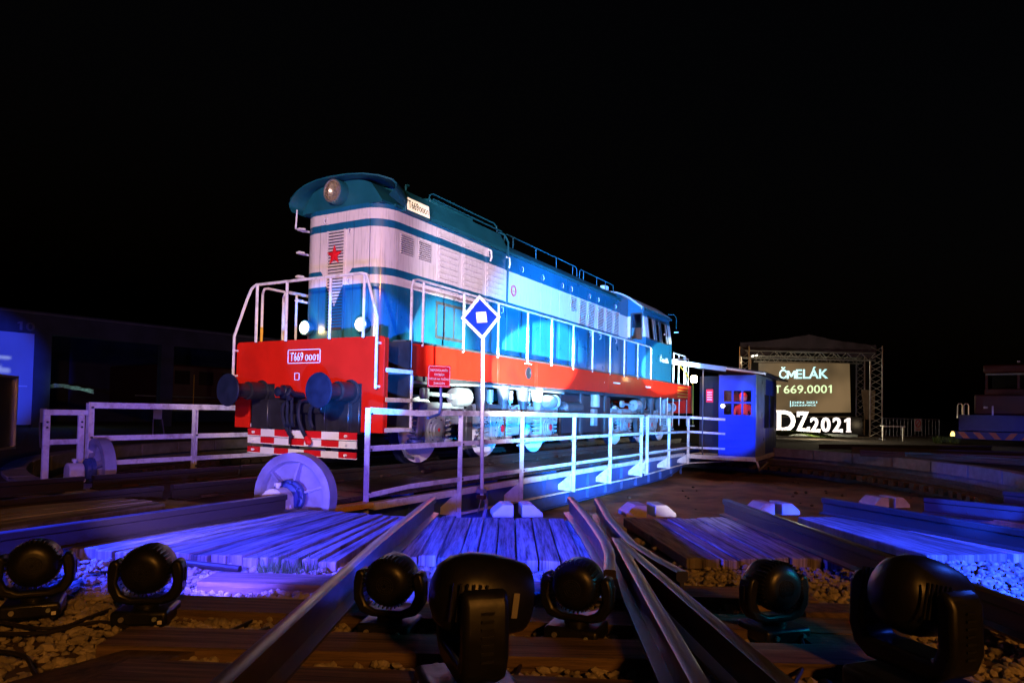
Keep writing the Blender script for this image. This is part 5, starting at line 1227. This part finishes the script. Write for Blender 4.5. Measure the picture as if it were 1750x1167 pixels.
# ================================================================== SECOND LOCOMOTIVE far right
rl = empty('locomotive', at(1690, 745, z=-.2) if False else at(1690, 742, d=30), label='dark red shunting locomotive in shadow with a hazard striped beam', cat='locomotive')
D2 = 30
def q2(u, v, dd=0): return at(u, v, d=D2+dd)
O2 = q2(1632, 742); axb = Vector((O2.x-CAM.x, O2.y-CAM.y, 0)).normalized(); axb.rotate(Matrix.Rotation(R(-7), 3, 'Z')); axr = Vector((axb.y, -axb.x, 0)) 
def lb(x0, x1, y0, y1, z0, z1):                         # box in the second locomotive's own axes
    b_ = MB(); P = [(x0,y0,z0),(x1,y0,z0),(x1,y1,z0),(x0,y1,z0),(x0,y0,z1),(x1,y0,z1),(x1,y1,z1),(x0,y1,z1)]
    return b_.add([Vector((O2.x, O2.y, 0))+axr*x+axb*y+Vector((0, 0, z)) for x, y, z in P], [(0,3,2,1),(4,5,6,7),(0,1,5,4),(1,2,6,5),(2,3,7,6),(3,0,4,7)])
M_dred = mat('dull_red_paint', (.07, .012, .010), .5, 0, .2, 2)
hb_ = lb(0, 3.4, 0, .3, .02, .38).build('buffer_beam', M_black, rl, bev=.02)
M_haz = mat('hazard_orange', (.62, .20, .02), .5)
for k in range(6):
    x = .10+.56*k; d_ = .22 if k < 3 else -.22; x += 0 if k < 3 else .22; P = [(x, .06), (x+.24, .06), (x+.24-d_*-1*-1, .34), (x-d_, .34)]
    P = [(x+d_, .06), (x+.24+d_, .06), (x+.24, .34), (x, .34)]
    b_ = MB(); b_.add([Vector((O2.x, O2.y, 0))+axr*px_2+axb*yy+Vector((0, 0, pz)) for yy in (-.012, -.001) for px_2, pz in P], [(0,1,2,3),(4,5,6,7),(0,1,5,4),(1,2,6,5),(2,3,7,6),(3,0,4,7)]); b_.build('hazard_stripe', M_haz, hb_, smooth=False)
lb(.1, 3.3, .3, 9, .4, 1.1).build('frame', M_black, rl)
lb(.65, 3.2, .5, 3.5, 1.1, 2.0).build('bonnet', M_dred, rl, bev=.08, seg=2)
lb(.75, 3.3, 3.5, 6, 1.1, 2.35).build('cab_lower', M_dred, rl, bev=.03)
for x in (.78, 2.0, 3.2): lb(x, x+.1, 3.5, 3.6, 2.35, 3.2).build('cab_post', M_dred, rl)
lb(.88, 2.0, 3.55, 3.57, 2.35, 3.05).build('window', M_glass, rl); lb(2.1, 3.2, 3.55, 3.57, 2.35, 3.05).build('window', M_glass, rl)
lb(.8, 3.3, 3.46, 3.5, 3.0, 3.08).build('visor', M_grey, rl)
lb(.88, 3.2, 5.5, 5.6, 2.35, 3.1).build('cab_back', M_dark, rl)
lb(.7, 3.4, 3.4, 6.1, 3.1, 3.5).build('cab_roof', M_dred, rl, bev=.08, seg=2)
for x in (1.0, 2.7, 3.05):
    lb(x, x+.16, .44, .5, 1.38, 1.48).build('headlight', M_alu, rl, bev=.02)
for x, z in ((2.0, 3.55), (2.4, 3.6)): lb(x, x+.14, 3.3, 3.4, z, z+.1).build('roof_lamp', M_alu, rl, bev=.02)
for x in (.05, .28): MB().tube([Vector((O2.x, O2.y, 0))+axr*(x+dx)+axb*.4+Vector((0, 0, z)) for dx, z in ((0, .95), (0, 1.5), (.04, 1.58), (.14, 1.58), (.18, 1.5), (.18, .95))], .025, 6).build('hand_rail', M_alu, rl)
lb(1.3, 1.36, .4, .46, .95, 1.5).build('hand_rail', M_alu, rl)
ml_ = empty('marker_lamp', at(1628, 741, d=29), label='small glowing yellow lamp on the ground by the striped beam', cat='lamp')
MB().lathe(at(1628, 741, d=29), (0, 0, 1), [(-.1, .08), (0, .08), (.03, .07), (.1, .04), (.1, 0)], 12).build('lamp_body', lit('yellow_lamp', (1, .65, .15), 3), ml_)
lamp('POINT', 'yard_light', at(1660, 735, d=27.5), None, (1, .6, .3), 2.5, shadow_soft_size=.2)
lamp('POINT', 'yard_light', at(1740, 660, d=27.5), None, (.05, .25, 1), 14, shadow_soft_size=.3)
bk_ = MB()
vs, fs = [], []
for _ in range(900):
    p = at(random.uniform(1596, 1640), 743, d=random.uniform(29, 32)); h = random.uniform(.08, .3); a = random.uniform(0, 6.3); d = Vector((math.cos(a), math.sin(a), 0)); s_ = Vector((-d.y, d.x, 0))*.02; q0 = Vector((p.x, p.y, -.15)); k = len(vs)
    vs += [tuple(q0-s_), tuple(q0+s_), tuple(q0+d*.1+Vector((0, 0, h)))]; fs.append((k, k+1, k+2))
me = bpy.data.meshes.new('weeds'); me.from_pydata(vs, [], fs); me.materials.append(M_grass); o = bpy.data.objects.new('weeds', me); C.objects.link(o)
tag(o, 'patch of dim green weeds left of the hazard striped beam', 'grass', kind='stuff')

# ================================================================== ENGINE SHED on the left
A0, A1 = at(-260, 500, d=24), at(560, 587, d=41)
A = at(0, 724, d=27); B_ = at(400, 715, d=35.3); sd = Vector((B_.x-A.x, B_.y-A.y, 0)); sl_ = sd.length; sd.normalize(); sn = Vector((sd.y, -sd.x, 0)); 
if sn.dot(CAM-A) < 0: sn = -sn
shed = empty('engine_shed', (A.x, A.y, -.2), label='long dark engine shed with open bays and one blue lit door', cat='shed')
ZS = 4.45
def wb2(s0, s1, n0, n1, z0, z1):
    P = [(s0,n0,z0),(s1,n0,z0),(s1,n1,z0),(s0,n1,z0),(s0,n0,z1),(s1,n0,z1),(s1,n1,z1),(s0,n1,z1)]
    return MB().add([Vector((A.x, A.y, 0))+sd*s+sn*n_+Vector((0, 0, z)) for s, n_, z in P], [(0,3,2,1),(4,5,6,7),(0,1,5,4),(1,2,6,5),(2,3,7,6),(3,0,4,7)])
def sAt(u): 
    r = at(u, 650, d=1)-CAM; # intersect with the shed's face
    k = (Vector((A.x, A.y, 0))-Vector((CAM.x, CAM.y, 0))).dot(sn)/Vector((r.x, r.y, 0)).dot(sn); p = CAM+r*k
    return (Vector((p.x, p.y, 0))-Vector((A.x, A.y, 0))).dot(sd)
wb2(-9, 26, -.3, 0, 3.65, ZS).build('lintel_wall', M_shed, shed)
wb2(-9, 26, -.4, .12, ZS, ZS+.05).build('gutter', M_shed2, shed)
wb2(-9, 26, -9, -8.7, -.2, ZS).build('back_wall', M_shed, shed)
wb2(-9, 26, -9, .1, ZS+.05, ZS+.12).build('roof', M_shed, shed)
d1 = sAt(57); bays = [d1+.0, d1+.62]
xx = d1+.62
wb2(d1, d1+.62, -.35, 0, -.2, 3.65).build('pillar', M_shed, shed)
for i in range(4): wb2(xx+4.6*(i+1), xx+4.6*(i+1)+.6, -.35, 0, -.2, 3.65).build('pillar', M_shed, shed)
wb2(-4.0, d1, -.12, -.06, -.1, 3.64).build('door', M_shutter, shed)
wb2(-1.2, -1.17, -.06, -.05, -.1, 3.64).build('door_seam', M_dark, shed)
wb2(d1-.55, d1-.2, -.06, -.03, 1.45, 1.5).build('door_handle', M_clean, shed)
ul = A+sd*0; 
text('number', '10', Vector((A.x, A.y, 0))+sd*(sAt(41))+sn*.01+Vector((0, 0, 3.92)), sd, (0, 0, 1), .62, .36, M_shed2, shed, ex=.01, off=.02)
# things just visible inside and in front of the bays
for k, (u, v0, v1, w_) in enumerate(((75, 611, 623, .35), (115, 628, 634, 1.1), (145, 625, 640, .3), (168, 626, 632, 1.0))):
    s_ = sAt(u); z = at(u, (v0+v1)/2, d=(at(u, 650, d=1)-CAM).dot(FW)).z
oc = empty('parked_locomotive', Vector((A.x, A.y, -.2))+sd*(sAt(350))-sn*3, label='dark red locomotive standing in shadow inside the shed', cat='locomotive')
s0, s1 = sAt(318), sAt(440)
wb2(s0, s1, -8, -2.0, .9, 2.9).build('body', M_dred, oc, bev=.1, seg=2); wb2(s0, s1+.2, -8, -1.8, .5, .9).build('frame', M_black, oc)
for k in range(3): wb2(s0+.5+1.3*k, s0+1.3+1.3*k, -2.0, -1.98, 1.9, 2.6).build('window', M_glass, oc)
MB().tube([Vector((A.x, A.y, 0))+sd*s+sn*-1.7+Vector((0, 0, 1.25)) for s in (sAt(262), s1)], .03, 6).build('hand_rail', M_alu, oc)
for u in (322, 361): MB().tube([Vector((A.x, A.y, 0))+sd*sAt(u)+sn*-1.6+Vector((0, 0, z)) for z in (.2, 2.4)], .025, 6).build('stair_rail', M_alu if u < 350 else M_yellow, oc)
# crumpled strip standing in for a teal smear of light
tp_ = MB(); pts = [at(u, v, d=30) for u, v in ((82, 660), (95, 659), (112, 660), (130, 663), (150, 667), (158, 669))]
tp = empty('light_smear_strip', pts[2], label='crumpled pale strip standing in for a teal smear of light at the dark shed bay', cat='light smear')
random.seed(4)
for k in range(5): tp_.tube([p+Vector((random.uniform(-.1, .1), 0, random.uniform(-.07, .07))) for p in pts], .05, 5)
tp_.build('folds', mat('light_smear_pale', (.5, .65, .6), .6, 0, .5, 8, emit=None), tp)
lamp('POINT', 'shed_light', at(120, 655, d=28.9), None, (.5, 1, .85), 9, shadow_soft_size=.1)
lamp('SPOT', 'door_beam', (-7.5, -3.5, 1.0), tuple(Vector((A.x, A.y, 1.9))+sd*-1.2), (.01, .055, 1), 42000, spot_size=R(11), spot_blend=.5, shadow_soft_size=.06)
lamp('SPOT', 'door_beam', (-7.5, -3.5, 1.0), tuple(Vector((A.x, A.y, 3.2))+sd*4.5), (.04, .06, 1), 900, spot_size=R(44), spot_blend=.8, shadow_soft_size=.06)
# A-frame boards in front of the shed
for k, (u0, u1, v0, v1, dd, lab) in enumerate(((262, 277, 700, 716, 20, 'small blue lit folding board standing beyond the far railing'), (68, 80, 698, 722, 15.5, 'dim folding board at the left beside the short end frame'))):
    p = at((u0+u1)/2, v1, d=dd); o = empty('folding_board', p, label=lab, cat='board'); w_ = (u1-u0)*dd/F_PX
    hh = at((u0+u1)/2, v0, d=dd).z-p.z
    board(o, p+Vector((0, 0, hh/2)), fr2, w_, hh, .02, M_shutter, 'panel')
    for s in (-1, 1): MB().bar(p+fr2*s*w_/2, Vector((p.x, p.y, -.2))+fr2*s*w_*.7+FW*.1, .03, .03).build('leg', M_shed2, o)
# framed display at the left border
p0, p1 = at(-70, 700, d=8), at(17, 700, d=9.6); fd = empty('display_frame', at(0, 765, d=9), label='dark framed display board cut by the left border of the view', cat='board')
rv3 = (p1-p0); rv3.z = 0; w_ = rv3.length; rv3.normalize(); c = (p0+p1)/2; zt, zb = at(17, 642, d=9.6).z, at(17, 766, d=9.6).z
board(fd, (c.x, c.y, (zt+zb)/2), rv3, w_, zt-zb, .06, M_black, 'panel', bev=.01)
nv3 = rv3.cross(Vector((0, 0, 1)))
for dx in (-w_/2+.02, w_/2-.02): MB().bar(Vector((c.x, c.y, zb))+rv3*dx+nv3*.075, Vector((c.x, c.y, zt))+rv3*dx+nv3*.075, .03, .03, nv3).build('frame_bar', M_alu, fd)
for dz in (zt-.02, zb+.02): MB().bar(Vector((c.x, c.y, dz))-rv3*w_/2+nv3*.075, Vector((c.x, c.y, dz))+rv3*w_/2+nv3*.075, .03, .03, nv3).build('frame_bar', M_alu, fd)

# ================================================================== MOVING HEAD LAMPS in the foreground
def make_wash():
    r = empty('moving_head_lamp', (0, 0, 0)); BASE[r] = Vector((0, 0, 0))
    b = MB().box(-.13, .13, -.15, .15, .015, .10); base = b.build('base', M_plastic, r, bev=.02, seg=3)
    for x in (-.09, .09):
        for y in (-.11, .11): MB().cyl((x, y, 0), (x, y, .02), .018, n=10).build('foot', M_rubber, base)
    MB().box(-.134, -.130, -.06, .06, .035, .085).build('display', M_fins, base); MB().cyl((-.131, .085, .06), (-.142, .085, .06), .014, n=12).build('socket', M_alu, base)
    MB().cyl((-.131, -.09, .06), (-.145, -.09, .06), .012, n=12).build('socket', M_grey, base)
    MB().box(-.1325, -.130, -.128, -.105, .03, .05).build('rating_label', M_clean, base)
    # yoke: a U in the YZ plane, one swept part
    yk = MB(); prof = [(-.19, .36), (-.205, .30), (-.20, .20), (-.16, .135), (-.09, .115), (.09, .115), (.16, .135), (.20, .20), (.205, .30), (.19, .36), (.155, .37), (.135, .34), (.150, .24), (.125, .18), (.07, .155), (-.07, .155), (-.125, .18), (-.150, .24), (-.135, .34), (-.155, .37)]
    n_ = len(prof); k = 10
    yk.prism(prof, 0, -.05, .05); yo = yk.build('yoke', M_plastic, r, bev=.014, seg=2)
    for s in (-1, 1): MB().box(-.012, .012, min(s*.2051, s*.212), max(s*.2051, s*.212), .24, .32).build('yoke_vent', M_fins, yo)
    MB().cyl((0, 0, .10), (0, 0, .12), .07, n=24).build('pivot', M_plastic, yo)
    # head drum: axis along +X (lens), ribbed shell, domed back with a fan grille
    hd = empty('head', (0, 0, .31)); hd.parent = r; bpy.data.objects.remove(hd)
    c = Vector((0, 0, .31)); h = MB().lathe(c, (1, 0, 0), [(-.105, 0), (-.105, .065), (-.10, .09), (-.08, .118), (-.05, .132), (.08, .134), (.10, .13), (.11, .122), (.112, .11), (.095, .10), (.095, 0)], 40).build('head', M_plastic, r)
    MB().lathe(c+Vector((.098, 0, 0)), (1, 0, 0), [(0, .10), (.004, .10), (.006, .05), (.006, 0)], 30).build('lens', mat('dark_lens', (.02, .03, .06), .05, 0, .05), h)
    fb = unit_box('cooling_fin', M_fins)
    for i in range(36):
        a = 2*math.pi*i/36; o = place(fb, 'cooling_fin', h, (-.03, math.cos(a)*.133, .31+math.sin(a)*.133), (.085, .014, .005), (a, 0, 0))
    for rr in (.025, .038, .05): MB().lathe(c+Vector((-.105, 0, 0)), (-1, 0, 0), [(0, rr), (.004, rr-.001), (.004, rr-.006), (0, rr-.007)], 28).build('fan_ring', M_fins, h)
    for i in range(6):
        a = math.pi*i/6; d = Vector((0, math.cos(a), math.sin(a)))*.05; MB().bar(c+Vector((-.107, 0, 0))-d, c+Vector((-.107, 0, 0))+d, .005, .003, (1, 0, 0)).build('grille_bar', M_fins, h)
    return r
def make_beam():
    r = empty('moving_head_lamp', (0, 0, 0)); BASE[r] = Vector((0, 0, 0))
    base = MB().box(-.16, .16, -.17, .17, .015, .11).build('base', M_plastic, r, bev=.025, seg=3)
    for x in (-.11, .11):
        for y in (-.12, .12): MB().cyl((x, y, 0), (x, y, .02), .02, n=10).build('foot', M_rubber, base)
    MB().cyl((-.161, -.1, .06), (-.175, -.1, .06), .014, n=12).build('socket', M_alu, base); MB().box(-.165, -.161, -.05, .06, .04, .09).build('display', M_fins, base)
    prof = [(-.19, .44), (-.21, .40), (-.215, .24), (-.19, .17), (-.13, .135), (.13, .135), (.19, .17), (.215, .24), (.21, .40), (.19, .44), (.155, .45), (.14, .42), (.15, .26), (.13, .21), (-.13, .21), (-.15, .26), (-.14, .42), (-.155, .45)]
    yo = MB().prism(prof, 0, -.075, .075).build('yoke', M_plastic, r, bev=.022, seg=3)
    for s in (-1, 1):
        for k in range(7): MB().box(-.02, .02, min(s*.2155, s*.219), max(s*.2155, s*.219), .23+.025*k, .238+.025*k).build('yoke_vent', M_fins, yo)
    # egg-shaped head, long along X
    c = Vector((0, 0, .39)); pr = [(-.14, 0), (-.135, .05), (-.115, .095), (-.08, .122), (-.02, .138), (.04, .14), (.09, .135), (.14, .126), (.185, .115), (.195, .107), (.178, .098), (.178, 0)]
    h = MB().lathe(c, (1, 0, 0), pr, 40).build('head', M_plastic, r)
    for v in h.data.vertices: v.co.y = v.co.y*.92
    MB().lathe(c+Vector((.180, 0, 0)), (1, 0, 0), [(0, .094), (.008, .08), (.014, .04), (.015, 0)], 30).build('lens', mat('dark_lens', (.02, .03, .06), .05), h)
    for s in (-1, 1):
        for k in range(6): MB().box(-.10+.022*k, -.092+.022*k, min(s*.125, s*.133), max(s*.125, s*.133), .33, .45).build('head_vent', M_fins, h)
    MB().bar((.12, -.126, .35), (.12, -.126, .43), .006, .02, (1, 0, 0)).build('latch', M_alu, h)
    return r
wash = make_wash(); beam = make_beam(); GRP = 'stage lamps standing on the ballast'
def head_of(o):
    return [c for c in o.children if c.name.startswith('head')][0]
def setup(o, u, v, zdir, tilt, lab, sc=1.0, z=-.165):
    p = at(u, v, z=z); o.location = p; o.rotation_euler = (0, 0, zdir); o.scale = (sc,)*3
    h = head_of(o); zc = .31 if o['k'] == 'w' else .39
    # tilt the head about its trunnions (local Y axis through the yoke tops)
    h.matrix_local = Matrix.Translation((0, 0, zc)) @ Matrix.Rotation(tilt, 4, 'Y') @ Matrix.Translation((0, 0, -zc))
    tag(o, lab, 'stage lamp', GRP)
wash['k'] = 'w'; beam['k'] = 'b'
vd = YAW
W_ = [wash]+[copy_tree(wash) for _ in range(4)]
setup(W_[0], 57, 1052, vd+R(26), R(2), 'leftmost stage lamp, round black back, partly cut by the left border', .82)
setup(W_[1], 250, 1064, vd+R(8), R(-2), 'round backed stage lamp left of the thick rail, second from the left', .82)
setup(W_[2], 666, 1087, vd-R(10), R(-4), 'round backed stage lamp standing right behind the thick rail', .82)
setup(W_[3], 985, 1094, vd-R(22), R(-2), 'round backed stage lamp beside the bent wing rail in the middle', .82)
setup(W_[4], 1322, 1094, vd+R(18), R(2), 'stage lamp lit teal on its finned back, turned left', .82)
B2 = [beam, copy_tree(beam)]
setup(B2[0], 800, 1212, vd-R(72), R(7), 'big egg shaped stage lamp seen from its side, left of the wing rail', 1.02)
setup(B2[1], 1558, 1205, vd-R(70), R(11), 'largest stage lamp, egg shaped, leaning right at the lower right', 1.02)
for o in W_+B2:
    if 'k' in o: del o['k']
# cables on the ballast
def cable(px, r, lab, z=-.14):
    P_ = [at(u, v, z=z+random.uniform(-.012, .012)) for u, v in px]; fine = []
    for i in range(len(P_)-1):
        p0 = P_[max(i-1, 0)]; p1 = P_[i]; p2 = P_[i+1]; p3 = P_[min(i+2, len(P_)-1)]
        for k in range(6):
            t = k/6; fine.append(.5*((2*p1)+(p2-p0)*t+(2*p0-5*p1+4*p2-p3)*t*t+(3*p1-p0-3*p2+p3)*t**3))
    fine.append(P_[-1]); tag(MB().tube(fine, r, 6).build('cable', M_cable), lab, 'cable')
cable([(-20, 1058), (60, 1072), (110, 1070), (150, 1055), (190, 1040)], .008, 'thin black cable running from the leftmost lamp to its neighbour')
cable([(-20, 1082), (80, 1080), (170, 1062), (240, 1078), (320, 1088), (400, 1090), (460, 1072)], .009, 'black cable looping over the stones below the left lamps')
cable([(250, 1075), (300, 1090), (345, 1086), (385, 1080), (430, 1060)], .007, 'thin cable beside the looping black cable, nearer the thick rail')
cable([(655, 1095), (700, 1110), (735, 1095), (800, 1130), (850, 1165)], .008, 'black cable from the lamp behind the thick rail to the big egg shaped lamp')
cable([(1370, 1090), (1375, 1130), (1350, 1180)], .009, 'short cable hanging from the teal lit lamp down to the sleeper')
cable([(1230, 1060), (1260, 1052), (1300, 1046)], .008, 'short cable between the wing rail end and the teal lit lamp')
cable([(1330, 1098), (1400, 1112), (1470, 1100), (1530, 1130), (1600, 1180)], .009, 'black cable from the teal lit lamp along the sleeper to the largest lamp')
cable([(960, 1100), (930, 1125), (900, 1120), (880, 1160)], .008, 'short black cable between the middle lamp and the big egg shaped lamp')
cable([(-20, 1110), (40, 1120), (60, 1150), (90, 1180)], .009, 'black cable running down the stones at the lower left corner')
tag(MB().tube([at(318, 962, z=-.12), at(410, 972, z=-.13)], .022, 10).build('pipe', M_steel), 'short steel pipe lying on the stones below the left planks', 'pipe')
spot('stand_beam', (-2.0, -9.6, 1.0), (-3.116, -7.02, .1), (.01, .5, .75), 110, 15, .6, .05)
